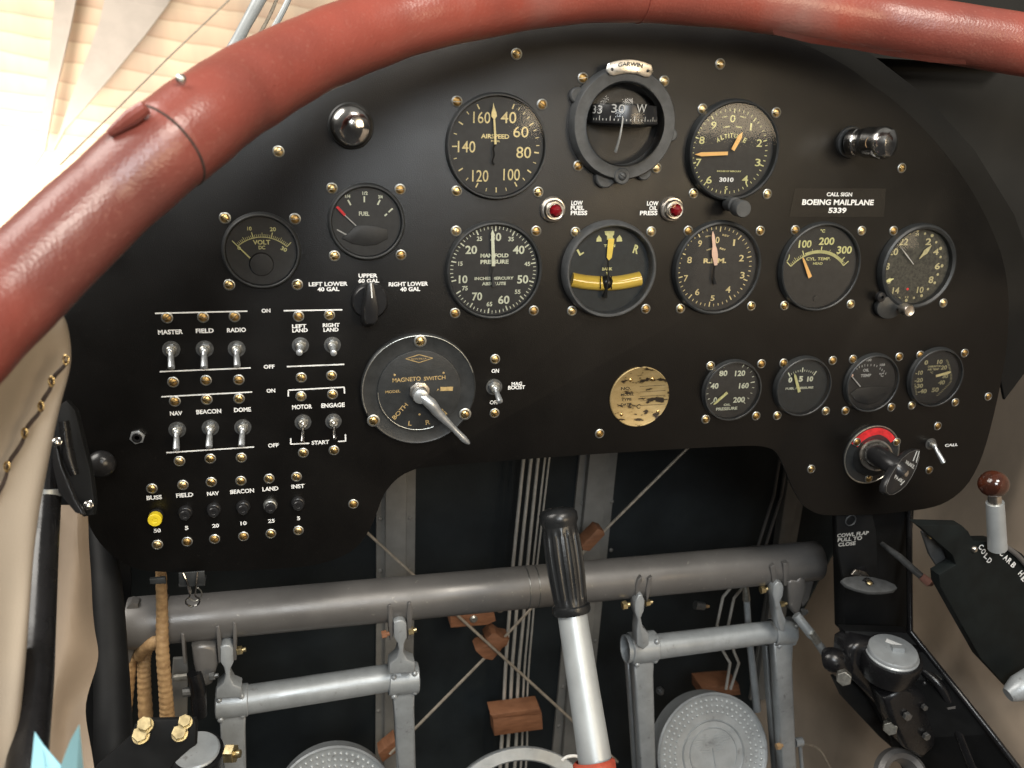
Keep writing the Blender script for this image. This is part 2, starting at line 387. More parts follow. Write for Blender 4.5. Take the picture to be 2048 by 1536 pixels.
def T(mb, s, u, v, wp, hp, Y=-0.0006, rot=0.0, bold=0.03, fn=None):
    """text centred on picture point (u, v) of the plane y=Y, wp x hp pixels large"""
    c = P(u, v, Y)
    if abs(rot) < 0.3:
        W = abs(P(u + wp / 2, v, Y).x - P(u - wp / 2, v, Y).x); H = abs(P(u, v + hp / 2, Y).z - P(u, v - hp / 2, Y).z)
    else:
        k = (abs(P(u + 5, v, Y).x - P(u - 5, v, Y).x) + abs(P(u, v + 5, Y).z - P(u, v - 5, Y).z)) / 20
        W = wp * k; H = hp * k
    text_at(mb, s, c, W, H, rot, bold, fn=fn)
REG = {'air': (600, 150, 3.938), 'lft': (400, 340, 4.096), 'man': (860, 420, 4.267), 'alt': (1300, 100, 3.724),
       'rpm': (1320, 420, 3.251), 'cyl': (1400, 400, 5.909), 'clk': (1700, 420, 6.4), 'oil': (1150, 680, 3.724),
       'tmp': (1500, 660, 3.737), 'mag': (680, 640, 4.876), 'cmp': (1080, 100, 5.484), 'swi': (280, 580, 4.518)}
def z(rg, x, y):
    a = REG[rg]; return a[0] + x / a[2], a[1] + y / a[2]
DZ = -0.0006                                 # dials sit this far in front of the board
def Tz(mb, rg, s, x, y, wd, h, Y=-0.0014, rot=0.0, bold=0.02, fn=None):
    u, v = z(rg, x, y); k = REG[rg][2]
    T(mb, s, u, v, wd / k, h / k, Y + DZ, rot, bold + .012, fn)
def ticks(mb, c, r0, r1, angs, wd, Y=-0.0014):
    for a in angs:
        a = math.radians(a); d = Vector((math.sin(a), 0, math.cos(a)))
        p = Vector((c.x, Y + DZ, c.z)); mb.strip(p + d * r0, p + d * r1, wd)
def angof(c, rg, x, y, Y=-0.0014):
    p = P(*z(rg, x, y), Y + DZ) - c; return math.degrees(math.atan2(p.x, p.z))
def arc(mb, c, r, wd, a0, a1, Y=-0.0014, n=40):
    pr = None
    for i in range(n + 1):
        a = math.radians(a0 + (a1 - a0) * i / n); d = Vector((math.sin(a), 0, math.cos(a)))
        o_ = Vector((c.x, Y + DZ, c.z)); q = (o_ + d * (r - wd / 2), o_ + d * (r + wd / 2))
        if pr: mb.quad(pr[0], q[0], q[1], pr[1])
        pr = q
def needle(name, parent, mats, tail, tip, w0, w1, wtip=0.0, Y=-0.0045, hub=None, bulge=None):
    """tapered pointer between two points, 0.6 mm thick"""
    mb = MB(); a = Vector(tail); b = Vector(tip); d = (b - a); L = d.length; d.normalize(); nn = Vector((d.z, 0, -d.x))
    pts = [a - nn * w0 / 2, a - nn * w0 / 2 + d * 0.001]
    prof = bulge or [(0.85, w1)]
    pts = [a + nn * w0 / 2] + [a + d * (L * t) + nn * q / 2 for t, q in prof] + [b + nn * wtip / 2, b - nn * wtip / 2] + [a + d * (L * t) - nn * q / 2 for t, q in reversed(prof)] + [a - nn * w0 / 2]
    if wtip == 0: pts.pop(len(prof) + 2)
    mb.prism(pts, (0, 0.0006, 0)); 
    o = mb.build(name, mats, parent, 20)
    return o
# brass screw ----------------------------------------------------------------
def screw_mesh(R=0.0031, H=0.0016, washer=0.0041):
    mb = MB()
    mb.m = 0
    mb.lathe([(washer, 0), (washer, 0.0005), (washer - 0.0003, 0.0008), (R + 0.0002, 0.0009), (R - 0.0003, 0.0003), (0, 0.0003)], (0, 0, 0), NEGY, 28)
    mb.m = 1; wv = 0.00032; nx, ny = 7, 12
    for s in (-1, 1):
        grid = []
        for i in range(nx + 1):
            q = wv + (R - wv) * math.sin(PI / 2 * i / nx); c = math.sqrt(max(R * R - q * q, 0)) if i < nx else 0.0002
            row = []
            for j in range(ny + 1):
                t = -1 + 2 * j / ny; tt = math.sin(t * PI / 2) * c
                h = 0.0007 + H * math.sqrt(max(0, 1 - (q * q + tt * tt) / (R * R) * 0.97)) - H * 0.17
                row.append(mb.bm.verts.new((s * q, -h, tt)))
            grid.append(row)
        for i in range(nx):
            for j in range(ny):
                f = (grid[i][j], grid[i + 1][j], grid[i + 1][j + 1], grid[i][j + 1])
                mb.face(f if s > 0 else tuple(reversed(f)))
        low = [mb.bm.verts.new((s * wv, -0.0006, v.co.z)) for v in grid[0]]
        for j in range(ny): mb.face((grid[0][j], grid[0][j + 1], low[j + 1], low[j]))
        edge = [g[0] for g in grid] + [g[-1] for g in reversed(grid)]
        le = [mb.bm.verts.new((v.co.x, -0.0003, v.co.z)) for v in edge]
        for j in range(len(edge) - 1): mb.face((edge[j], edge[j + 1], le[j + 1], le[j]))
    me = bpy.data.meshes.new('screw'); bmesh.ops.recalc_face_normals(mb.bm, faces=mb.bm.faces[:])
    mb.bm.to_mesh(me); mb.bm.free()
    me.materials.append(M['gsteel']); me.materials.append(M['brass'])
    me.shade_smooth(); me.set_sharp_from_angle(angle=math.radians(40)); return me
SCREW = screw_mesh(); SCREWS = [SCREW]
for q_ in ('brass2', 'brass3'):
    e_ = SCREW.copy(); e_.materials[1] = M[q_]; SCREWS.append(e_)
BIGSCREW = screw_mesh(0.0034, 0.0018, 0.0050)
def screw(parent, p, me=None, Y=0.0):
    o = bpy.data.objects.new('screw', me or random.choice(SCREWS + SCREWS[:2])); COL.objects.link(o); o.parent = parent
    o.location = Vector((p.x, Y, p.z)) - parent.location
    o.rotation_euler = (0, random.choice([PI / 2, PI / 2 + 0.2, 1.2, 0.9, 0.1, 1.5, 2.2, PI / 2 - 0.15]) + random.uniform(-.1, .1), 0)
    return o

# ================================================================== SETTING
mb = MB()
mb.quad((-9, 3.4, -3), (9, 3.4, -3), (9, 3.4, 6), (-9, 3.4, 6))
o = mb.build('background', 'cladding'); o['kind'] = 'structure'
# firewall sheet at the front of the cockpit, side wall, side deck and unseen shade deck
FW = 0.30
mb = MB()
mb.prism([P(u, v, FW) for u, v in ((-250, 1800), (-250, 850), (40, 690), (130, 620), (360, 385), (620, 195), (900, 95), (1250, 55), (1600, 85), (1800, 140), (2300, 200), (2300, 1800))], (0, 0.004, 0))
o = mb.build('firewall', 'firewall'); o['kind'] = 'structure'
mb = MB()
edge = [P(u, v, FW - 0.002) for u, v in ((1800, 860), (1745, 960), (1650, 1140), (1560, 1310), (1500, 1450), (1455, 1560), (1400, 1700))]
edge[0].z = -0.13
prev = None
for k in range(9):
    t = k / 8.0; Y = FW - 0.002 - t * 1.1
    row = []
    for i, p in enumerate(edge):
        tt = 1 - (1 - t) ** 2
        x = p.x * (1 - min(1, t * 2.2)) + 0.655 * min(1, t * 2.2)
        x += 0.012 * math.sin(i * 1.7 + k * 0.9) * (t > 0.1)
        row.append(mb.bm.verts.new((x, Y, p.z if i else -0.145 + 0.0)))
    if prev:
        for i in range(len(row) - 1): mb.face((prev[i], prev[i + 1], row[i + 1], row[i]))
    prev = row
bmesh.ops.subdivide_edges(mb.bm, edges=mb.bm.edges[:], cuts=2, smooth=0.6, use_grid_fill=True)
o = mb.build('side_wall', 'wallbeige', None, 60); o['kind'] = 'structure'
mb = MB(); prev = None
for (u0, v0), (u1, v1) in zip(((100, 590), (200, 450), (340, 310), (600, 140), (900, 40), (1250, -10), (1560, 30), (1740, 115), (2000, 130)), ((130, 620), (230, 510), (360, 385), (620, 195), (900, 95), (1250, 55), (1600, 85), (1800, 140), (2100, 170))):
    q = [mb.bm.verts.new(P(u0, v0, .011)), mb.bm.verts.new(P(u1, v1, FW))]
    if prev: mb.face((prev[0], prev[1], q[1], q[0]))
    prev = q
o = mb.build('shade_deck', 'deck'); o['kind'] = 'structure'  # hidden cover added to keep the space behind the board dark
# dark bulkhead ring behind the board and the grey skin beyond it
mb = MB()
pts = [(100, 560), (330, 300), (600, 120), (900, 20), (1250, -30), (1560, 20), (1740, 105), (1850, 190), (1950, 300), (2030, 430), (2075, 560), (2085, 700), (2010, 800), (1950, 500), (1850, 300), (1650, 140), (1250, 90), (900, 110), (500, 300), (250, 560)]
mb.prism([P(u, v, 0.006) for u, v in pts], (0, 0.004, 0), 0.001)
bulk = mb.build('bulkhead_ring', 'bulk'); tag(bulk, 'black arched bulkhead ring standing behind the edge of the instrument board', 'bulkhead')
mb = MB()
mb.prism([P(u, v, 0.030) for u, v in ((1500, -60), (2200, -60), (2260, 330), (2240, 600), (2040, 596), (2010, 560), (1900, 250), (1700, 90))], (0, 0.003, 0))
o = mb.build('side_deck', 'deck'); o['kind'] = 'structure'

# ================================================================== INSTRUMENT PANEL
panel = thing('instrument_panel', 'black arched cockpit instrument board carrying gauges, switches and white lettering', 'instrument panel', (0.25, 0, -0.15))
mb = MB()
out = [(118, 640), (120, 780), (140, 900), (160, 990), (180, 1055), (210, 1098), (250, 1128), (300, 1143), (420, 1143), (560, 1138), (640, 1128), (700, 1105), (733, 1070), (752, 1030), (768, 990), (790, 962), (820, 943), (862, 934), (1020, 921), (1200, 908), (1380, 897), (1490, 892), (1530, 894), (1552, 905), (1568, 935), (1585, 975), (1605, 1008), (1632, 1026), (1665, 1031), (1760, 1028), (1850, 1018), (1895, 1003), (1930, 975), (1955, 935), (1972, 890), (1988, 830), (2003, 760), (2014, 690), (2018, 620), (2014, 560), (2000, 500), (1975, 440), (1940, 375), (1895, 312), (1845, 255), (1790, 203), (1738, 165), (1690, 130), (1600, 85), (1450, 40), (1250, 15), (1050, 25), (850, 60), (650, 140), (450, 270), (300, 420), (190, 540)]
pw = [P(u, v, 0) for u, v in out]
# smooth outline
sp = []
n = len(pw)
for i in range(n):
    p0, p1, p2, p3 = pw[i - 1], pw[i], pw[(i + 1) % n], pw[(i + 2) % n]
    for j in range(3):
        t = j / 3
        sp.append(0.5 * ((2 * p1) + (p2 - p0) * t + (2 * p0 - 5 * p1 + 4 * p2 - p3) * t * t + (3 * p1 - p0 - 3 * p2 + p3) * t ** 3))
mb.prism(sp, (0, 0.0032, 0), 0.0004)
mb.build('board', 'panel', panel)
# lettering
for s, u, v, wd, h in (('MASTER', 341, 664, 50, 9.5), ('FIELD', 409.5, 661.5, 36, 9), ('RADIO', 473, 660, 38, 9), ('LEFT', 598.5, 652.2, 29, 7.6), ('LAND', 600, 660.6, 31, 7.8),
        ('RIGHT', 662.5, 650.2, 34, 7.8), ('LAND', 662, 659.4, 30, 7.8), ('ON', 532, 621.4, 18, 8), ('OFF', 538.2, 733.4, 22, 8), ('ON', 541.8, 781.4, 17.5, 8), ('OFF', 546.6, 890.6, 21.5, 8),
        ('NAV', 352.2, 826.6, 25, 8.5), ('BEACON', 417.5, 823, 50, 9), ('DOME', 485, 819.4, 34, 9), ('MOTOR', 604.3, 813.6, 40, 9), ('ENGAGE', 666, 810.4, 47, 9), ('START', 640.8, 884.8, 35, 8),
        ('BUSS', 308.4, 995, 31, 8.6), ('FIELD', 369.3, 990.2, 34, 8.6), ('NAV', 426, 987, 24, 8), ('BEACON', 484.3, 982.4, 48, 8.6), ('LAND', 540.8, 977.6, 32, 8.4), ('INST', 596, 972.6, 26, 8.4),
        ('50', 314.6, 1061.2, 14, 8), ('5', 373.3, 1056, 7, 8), ('20', 431.2, 1051.4, 14, 7.6), ('10', 487.2, 1046.5, 12.5, 7.6), ('25', 542.7, 1041.8, 13.5, 7.6), ('5', 597.2, 1036.6, 6.5, 7.6),
        ('UPPER', 736, 551.3, 38, 8.2), ('60 GAL', 737.5, 561.4, 42, 8.2), ('LEFT LOWER', 656.5, 568, 78, 8.6), ('40 GAL', 656.8, 578.3, 44, 8.6),
        ('RIGHT LOWER', 817, 568, 79, 8.6), ('40 GAL', 820.5, 578.3, 40, 8.6), ('ON', 990.6, 741.8, 15, 8), ('OFF', 988.5, 804.6, 18, 8), ('MAG', 1033.5, 767.4, 21, 7), ('BOOST', 1033.2, 774.9, 34, 7.6),
        ('LOW', 1154, 406, 23, 9), ('FUEL', 1155, 415.6, 27, 8.6), ('PRESS', 1158, 425.7, 33, 9), ('LOW', 1305.5, 406.8, 23, 9), ('OIL', 1306.5, 416.3, 16, 8.6), ('PRESS', 1297.5, 426, 35, 9),
        ('CALL SIGN', 1679, 388.8, 51, 8), ('BOEING MAILPLANE', 1676.8, 404.6, 143, 11.5), ('5339', 1675, 420.8, 36, 11), ('CALL', 1903, 890, 26, 5.5)):
    mb = MB(); T(mb, s, u, v, wd, h, -0.0006, 0, 0.035); mb.build('lettering', 'white', panel)
def ln(u0, v0, u1, v1, px=2.9):
    mb = MB(); mb.strip(P(u0, v0, -0.0006), P(u1, v1, -0.0006), px * 0.00036); mb.build('marking_line', 'white', panel)
for l in ((310, 626.7, 495, 622.3), (567.3, 621.4, 684.6, 619.6), (319.4, 743.3, 501.3, 735.8), (573.5, 733.2, 688.6, 728.7), (322.7, 793.6, 504, 784),
          (576.6, 780.3, 688.8, 774.3), (576.6, 793, 576.6, 780.3), (688.4, 774.3, 689, 787), (332.7, 905.4, 508, 893.9), (581.5, 876.6, 581.5, 888.3), (581, 888.3, 618.7, 886.5),
          (676, 882.8, 691.6, 882), (690.6, 868.8, 691.2, 882.1)): ln(*l)
for u, v in ((557, 303), (1033, 108), (1440, 128), (1199, 867), (1622, 938), (1803, 336), (1976, 793), (706.7, 1007.8), (990, 718), (989, 826), (1858, 940), (1875, 852),
             (334.2, 635.3), (406.2, 634.2), (469.2, 633), (597, 632.5), (659, 629.8), (346.4, 764), (412, 760.4), (477.7, 759.3), (602.5, 754.9), (663, 751),
             (349.7, 802.4), (413.5, 799), (478, 797), (602, 792.5), (665, 788.5), (359, 922), (420.6, 917), (482.5, 915), (606.5, 905.4), (667.8, 900.3),
             (303.8, 976.8), (366, 969.7), (422.5, 963.9), (481.7, 961.5), (538.2, 957.1), (593, 953.3), (315, 1089), (374.4, 1083), (429.2, 1077.8), (487, 1072.3), (541.7, 1067), (596.8, 1060.6)):
    screw(panel, P(u, v, 0))
# label tape under the call sign
mb = MB(); a, b, c, d = [P(u, v, -0.0003) for u, v in ((1578, 434), (1768, 434), (1772, 377), (1590, 377))]
mb.quad(a, b, c, d); mb.build('label_tape', 'panel', panel)

# ================================================================== GAUGES
def gauge(label, cat, name, cxz, rb, rin, screws, dialmat='dial', bez='bezel', H=0.0058, dialY=-0.001, glass=True, dr=None):
    x0, x1, y0, y1 = cxz; Yh = -H * 0.6
    uc, vc = (x0 + x1) / 2, (y0 + y1) / 2; c = P(uc, vc, Yh); c.y = 0
    r0 = rb; rb = (P(x1, vc, Yh).x - P(x0, vc, Yh).x + P(uc, y0, Yh).z - P(uc, y1, Yh).z) / 4 * .99
    rin = rin * rb / r0
    g = thing(name, label, cat, c, 'flight and engine gauges on the board')
    mb = MB()
    mb.lathe([(rb, 0), (rb, H * 0.25), (rb - 0.0006, H * 0.4), (rb - 0.0010, H * 0.85), (rb - 0.0022, H), (rin + 0.0016, H), (rin + 0.0006, H * 0.86), (rin + 0.0004, H * 0.5), (rin, H * 0.3), (rin, 0.0012)], c, NEGY, 72)
    mb.build('bezel', bez, g)
    for u, v in screws: screw(g, P(u, v, 0))
    if glass:
        mb = MB(); mb.lathe([(0, 0.0001), (rin * 0.5, 0), (rin + 0.0005, -0.0005)][::-1], c + Vector((0, -H * 0.93, 0)), NEGY, 48)
        mb.build('glass', 'glass', g)
    return g, c
def disc(mb, c, r, y=-0.001):
    r *= 1.02
    mb.lathe([(r, -y - DZ), (0, -y - DZ)], (c.x, 0, c.z), NEGY, 64)
CEN = {'air': (892, 1097, 184, 404), 'comp': (.24598, -.01229), 'alt': (1374, 1562, 199, 405), 'man': (892, 1087, 442, 643), 'turn': (1128, 1313.5, 441, 640),
       'rpm': (1348, 1524.5, 441.5, 633), 'cyl': (1561.5, 1721.4, 443, 627), 'volt': (443, 603, 424, 581), 'fuel': (655, 812.6, 366, 523), 'oilp': (1407.8, 1522, 719, 844),
       'fup': (1551.5, 1661.6, 712, 836), 'oilt': (1691, 1798, 707, 827), 'last': (1817, 1927, 697.5, 814)}     # left, right, top, bottom in the picture
SQ = {'air': ((914, 203), (1084, 209), (913, 382), (1076, 384)), 'comp': ((1165.5, 156), (1328, 162), (1156, 331.5), (1312.7, 335.8)),
      'alt': ((1404.7, 218), (1552, 225), (1386.5, 386.8), (1534, 388)), 'man': ((912, 462), (1072, 462), (910, 626), (1067, 621)),
      'turn': ((1150.6, 464), (1302, 463), (1143.6, 621.5), (1291, 617.6)), 'rpm': ((1376, 461.5), (1520, 461.5), (1360.6, 617), (1502, 612)),
      'cyl': ((1590, 460), (1723, 461.5), (1568.5, 611), (1701, 608)), 'volt': ((450, 436), (590, 437.6), (458.6, 569.5), (594.6, 569)),
      'fuel': ((664, 376.6), (800, 378.6), (669, 511.6), (801.6, 509.7)), 'oilp': ((1420.7, 731.6), (1522.4, 727.5), (1411, 838.4), (1511.7, 831.7)),
      'fup': ((1566.7, 726), (1665, 720.8), (1554, 831), (1651, 822)), 'oilt': ((1705.5, 718.3), (1798, 713.5), (1690.5, 821.4), (1782, 814.4)),
      'last': ((1840, 710), (1928.7, 706), (1823, 810.6), (1910, 804.5))}
DY = -0.0014
def Pz(rg, x, y, Y=DY): return P(*z(rg, x, y), Y + DZ)

# airspeed
g, c = gauge('airspeed dial with big cream numerals 40 to 160 and an arrow needle pointing straight up', 'airspeed gauge', 'airspeed_indicator', CEN['air'], 0.0378, 0.0348, SQ['air'])
mb = MB(); disc(mb, c, 0.0349); mb.m = 1
dc = Pz('air', 1545, 566)
for lst, r0, r1, wd in ((((1405, 250), (1683, 240), (1820, 390), (1868, 612), (1803, 757), (1700, 862), (1545, 912), (1388, 878), (1262, 747), (1210, 562), (1265, 378)), .0290, .0326, .00095),
                 (((1728, 262), (1765, 300), (1800, 335), (1850, 436), (1855, 497), (1868, 556), (1845, 690), (1762, 820), (1625, 908), (1465, 912), (1313, 823), (1215, 660), (1220, 462), (1320, 297)), .0302, .0326, .0006)):
    ticks(mb, dc, r0, r1, [angof(dc, 'air', x, y) for x, y in lst], wd)
for s, x, y, wd, h in (('160', 1432, 335, 135, 92), ('40', 1643, 335, 122, 92), ('60', 1740, 448, 120, 88), ('80', 1762, 610, 116, 90), ('100', 1667, 785, 130, 92), ('120', 1420, 795, 128, 92), ('140', 1312, 565, 138, 92)):
    Tz(mb, 'air', s, x, y, wd, h, DY, 0, -0.008)
Tz(mb, 'air', 'AIRSPEED', 1537, 483, 222, 36); Tz(mb, 'air', 'M.P.H.', 1540, 520, 70, 16)
mb.build('dial', ['dial', 'cream'], g)
needle('needle', g, 'cream', Pz('air', 1541, 545, -.004), Pz('air', 1524, 220, -.004), 0.0016, 0.0014, 0, bulge=[(.62, .0013), (.68, .0042), (.78, .0034), (.88, .0015)])
mb = MB(); mb.tube([Pz('air', 1541, 545, -.0035), Pz('air', 1522, 575, -.0035), Pz('air', 1530, 625, -.0035), Pz('air', 1516, 680, -.0035), Pz('air', 1530, 705, -.0035)], .0006, 6, smooth=4)
mb.build('needle_tail', 'groove', g)

# compass ----------------------------------------------------------------------
cc = Vector((CEN['comp'][0], 0, CEN['comp'][1]))
g = thing('magnetic_compass', 'round compass with wide grey ring, domed bowl showing 33 and 30, silver badge on top', 'compass', cc, 'flight and engine gauges on the board')
mb = MB()
mb.lathe([(.0412, 0), (.0412, .004), (.0400, .006), (.0400, .0088), (.0392, .0100), (.0306, .0100), (.0300, .0094), (.0296, .006), (.0296, -.003)], cc, NEGY, 72)
for a, s in ((-62, .006), (195, .008), (150, .006), (100, .005)):
    q = cc + Vector((math.sin(math.radians(a)), 0, math.cos(math.radians(a)))) * .0405
    mb.lathe([(s, 0), (s, .0035), (s - .001, .0045), (0, .0045)], q, NEGY, 20)
mb.lathe([(.0062, 0), (.0062, .0104), (.0055, .0110), (0, .0110)], cc + Vector((0, 0, -.0375)), NEGY, 24)
mb.build('housing', 'bezelgrey', g)
mb = MB(); mb.lathe([(.0296, -.028), (0, -.028)], cc, NEGY, 40); mb.lathe([(.0296, -.004), (.0296, -.028)][::-1], cc, NEGY, 40)
mb.build('bowl', 'groove', g)
ctr = cc + Vector((0, -.0010, .0035)); RC = .0262
mb = MB(); mb.m = 0
zb = P(1235, 243, -.02).z
ctr.z = zb
mb.lathe([(RC, -.001), (RC, .0065), (RC - .001, .0115), (0, .0135)], ctr, (0, 0, 1), 64)
mb.lathe([(0, -.004), (RC - .003, -.003), (RC + .0008, -.0012), (RC + .0008, 0)], ctr, (0, 0, 1), 64)
mb.m = 1
Y0 = ctr.y - RC - .0003
def wrap(p):
    a = max(-1.45, min(1.45, (p.x - ctr.x) / RC * 1.08)); return Vector((ctr.x + (RC + .0004) * math.sin(a), ctr.y - (RC + .0004) * math.cos(a), p.z))
for s, u, v, wd in (('33', 1199, 219, 24), ('30', 1241, 217, 24), ('W', 1283, 217, 20)):
    T(mb, s, u, v, wd, 17, Y0, 0, 0.0, wrap)
for i in range(-11, 12):
    p = Vector((ctr.x + i * .0027, 0, ctr.z)); hh = .0055 if i % 3 == 0 else .0028
    q = [wrap(p + Vector((-.0003, 0, .0005))), wrap(p + Vector((.0003, 0, .0005))), wrap(p + Vector((.0003, 0, hh * .7))), wrap(p + Vector((-.0003, 0, hh * .7)))]
    mb.quad(*q)
mb.build('card', ['blackplast', 'dimwhite'], g)
mb = MB(); mb.tube([P(1246, 236, -.0275), P(1242, 262, -.0275), P(1237, 284, -.0255), P(1231, 304, -.022)], [.0006, .0007, .0009, .0012], 10, smooth=5)
mb.build('lubber_line', 'dimwhite', g)
mb = MB(); mb.lathe([(.0302, .0), (.0296, .006), (.0268, .0125), (.0205, .0180), (.0110, .0212), (0, .0222)], cc + Vector((0, -.0075, 0)), NEGY, 56)
mb.build('glass', 'domeglass', g)
mb = MB()
def arcpt(r, a, Y): return cc + Vector((math.sin(math.radians(a)) * r, Y, math.cos(math.radians(a)) * r + .001))
pl = [arcpt(.0440, a, -.0120) for a in range(-23, 24, 3)] + [arcpt(.0405, 27, -.0120), arcpt(.0360, 25, -.0120)] + [arcpt(.0345, a, -.0120) for a in range(20, -21, -4)] + [arcpt(.0360, -25, -.0120), arcpt(.0405, -27, -.0120)]
mb.prism(pl, (0, .0012, 0), .0004)
bd = mb.build('badge', 'nickel', g)
mb = MB()
for a in (-20.5, 20.5): mb = MB(); mb.dome(arcpt(.0392, a, -.0118), NEGY, .0012, .0008, 14, 4); mb.build('rivet', 'blackplast', bd)
mb = MB(); text_at(mb, 'GARWIN', arcpt(.0408, 0, -.0124), .019, .0030, 0, .02, fn=lambda p: Vector((p.x, p.y, p.z - (p.x - cc.x) ** 2 * 11)))
mb.build('badge_lettering', 'bezelgrey', bd)
for u, v in SQ['comp']: screw(g, P(u, v, 0))
s_ = screw(g, cc + Vector((0, 0, -.0375)), None, -.0108); s_.scale = (.8, .8, .8); s_.data = s_.data.copy(); s_.data.materials[1] = M['bezelgrey']; s_.data.materials[0] = M['bezel']

# altimeter ----------------------------------------------------------------------
g, c = gauge('altimeter dial with cream numerals 0 to 9, two orange hands and window reading 3010', 'altimeter', 'altimeter', CEN['alt'], 0.0395, 0.0355, SQ['alt'], H=.0075)
mb = MB(); disc(mb, c, 0.0356); mb.m = 1
dc = Pz('alt', 595, 758)
ticks(mb, dc, .0290, .0322, [i * 36 + 1 for i in range(10)], .0009); ticks(mb, dc, .0302, .0322, [i * 7.2 + 1 for i in range(50) if i % 5], .00055)
for s, x, y, wd in (('0', 617, 511, 40), ('1', 752, 572, 14), ('2', 815, 693, 42), ('3', 803, 838, 40), ('4', 708, 963, 45), ('5', 567, 1030, 22), ('6', 440, 967, 42), ('7', 362, 838, 38), ('8', 387, 672, 40), ('9', 475, 560, 40)):
    Tz(mb, 'alt', s, x, y, wd, 56 if s != '5' else 28, DY, 0, .0)
for ch, x, y, ro in zip('ALTITUDE', (508, 538, 565, 587, 608, 640, 672, 706), (668, 650, 642, 638, 635, 640, 652, 672), (.42, .3, .2, .12, .0, -.12, -.25, -.4)):
    Tz(mb, 'alt', ch, x, y, 24 if ch != 'I' else 7, 34, DY, ro, .02)
Tz(mb, 'alt', '100', 558, 497, 36, 10, DY, .2); Tz(mb, 'alt', 'FEET', 695, 500, 44, 10, DY, -.2); Tz(mb, 'alt', '1000', 570, 573, 46, 12, DY, .15); Tz(mb, 'alt', 'FEET', 665, 575, 50, 12, DY, -.15)
Tz(mb, 'alt', 'INCHES OF MERCURY', 590, 903, 180, 12)
mb.m = 2; Tz(mb, 'alt', '3010', 570, 966, 106, 34, DY, 0, .03)
mb.build('dial', ['dial', 'lime', 'white'], g)
needle('needle', g, 'orange', Pz('alt', 580, 770, -.004), Pz('alt', 335, 778, -.004), .0026, .0030, 0, bulge=[(.8, .0030)])
needle('needle', g, 'orange', Pz('alt', 618, 745, -.0045), Pz('alt', 690, 612, -.0045), .0030, .0034, 0, bulge=[(.75, .0036)])
mb = MB(); mb.lathe([(.0058, 0), (.0058, .010), (.0050, .0108), (0, .0108)], P(1458, 407, -.004), NEGY, 28)
mb.lathe([(.0062, .010), (.0066, .011), (.0066, .020), (.0060, .021), (0, .021)], P(1462, 412, -.004), NEGY, 32)
mb.build('setting_knob', 'bezelgrey', g)

# manifold ----------------------------------------------------------------------
g, c = gauge('manifold pressure dial with white numerals 10 to 75 and one broad pale needle', 'manifold gauge', 'manifold_pressure_gauge', CEN['man'], 0.0386, 0.0350, SQ['man'])
mb = MB(); disc(mb, c, 0.0351); mb.m = 1
dc = Pz('man', 543, 515)
for v in range(10, 76):
    a = 1.5 + 5.27 * (v - 30)
    if v % 5 == 0: ticks(mb, dc, .0296, .0334, [a], .0010)
    else: ticks(mb, dc, .0312, .0334, [a], .00058)
for s, x, y, wd, h in (('10', 283, 592, 74, 68), ('20', 352, 340, 100, 72), ('30', 562, 230, 92, 72), ('40', 757, 340, 98, 72), ('50', 792, 592, 94, 72), ('60', 630, 766, 96, 72), ('70', 402, 738, 86, 70),
                       ('15', 260, 458, 36, 36), ('25', 422, 245, 46, 38), ('35', 692, 248, 48, 38), ('45', 830, 460, 50, 36), ('55', 748, 698, 48, 36), ('65', 507, 803, 48, 38), ('75', 298, 668, 48, 38)):
    Tz(mb, 'man', s, x, y, wd, h, DY, 0, .012)
Tz(mb, 'man', 'MANIFOLD', 551, 388, 240, 34, bold=.03); Tz(mb, 'man', 'PRESSURE', 551, 442, 240, 36, bold=.03)
Tz(mb, 'man', 'INCHES MERCURY', 548, 583, 332, 26); Tz(mb, 'man', 'ABSOLUTE', 546, 628, 204, 28)
mb.build('dial', ['dial', 'pale'], g)
needle('needle', g, 'pale', Pz('man', 542, 480, -.004), Pz('man', 534, 165, -.004), .0026, .0026, 0, bulge=[(.9, .0022)])
mb = MB(); mb.tube([Pz('man', 540, 480, -.004), Pz('man', 530, 545, -.004), Pz('man', 545, 650, -.004)], [.0006, .0006, .0018], 8, smooth=4); mb.build('needle_tail', 'dial', g)

# turn and bank ------------------------------------------------------------------
g, c = gauge('turn and bank dial with letters L and R, yellow pointer and curved yellow liquid tube', 'turn indicator', 'turn_and_bank_indicator', CEN['turn'], 0.0394, 0.0345, SQ['turn'], 'dialcool', 'bezelgrey', H=.0102)
mb = MB(); disc(mb, c, 0.0346); mb.m = 1
Tz(mb, 'man', 'L', 1283, 355, 46, 58, DY, .55, .03); Tz(mb, 'man', 'R', 1760, 335, 46, 74, DY, -.25, .02)
def zp(lst, rg='man', Y=DY): return [mb.bm.verts.new(Pz(rg, x, y, Y)) for x, y in reversed(lst)]
mb.face(zp([(1490, 180), (1573, 180), (1570, 212), (1558, 222), (1566, 245), (1568, 256), (1510, 256), (1512, 222), (1495, 210)]))
mb.face(zp([(1420, 270), (1422, 245), (1442, 215), (1462, 240), (1465, 268)])); mb.face(zp([(1592, 270), (1594, 242), (1618, 212), (1637, 240), (1640, 268)]))
mb.m = 2; Tz(mb, 'man', 'TURN', 1532, 305, 96, 24); Tz(mb, 'man', 'BANK', 1513, 503, 88, 26)
mb.m = 1; mb.face(zp([(1500, 528), (1526, 528), (1513, 555)]))
mb.build('dial', ['dialcool', 'lime', 'lime'], g)
needle('needle', g, 'yellow', Pz('man', 1528, 428, -.003), Pz('man', 1548, 245, -.003), .0006, .005, .005, bulge=[(.12, .0040), (.5, .0046)])
pts = [Pz('man', x, y, -.0010) for x, y in ((1203, 593), (1300, 612), (1400, 622), (1500, 627), (1600, 622), (1700, 605), (1790, 585))]
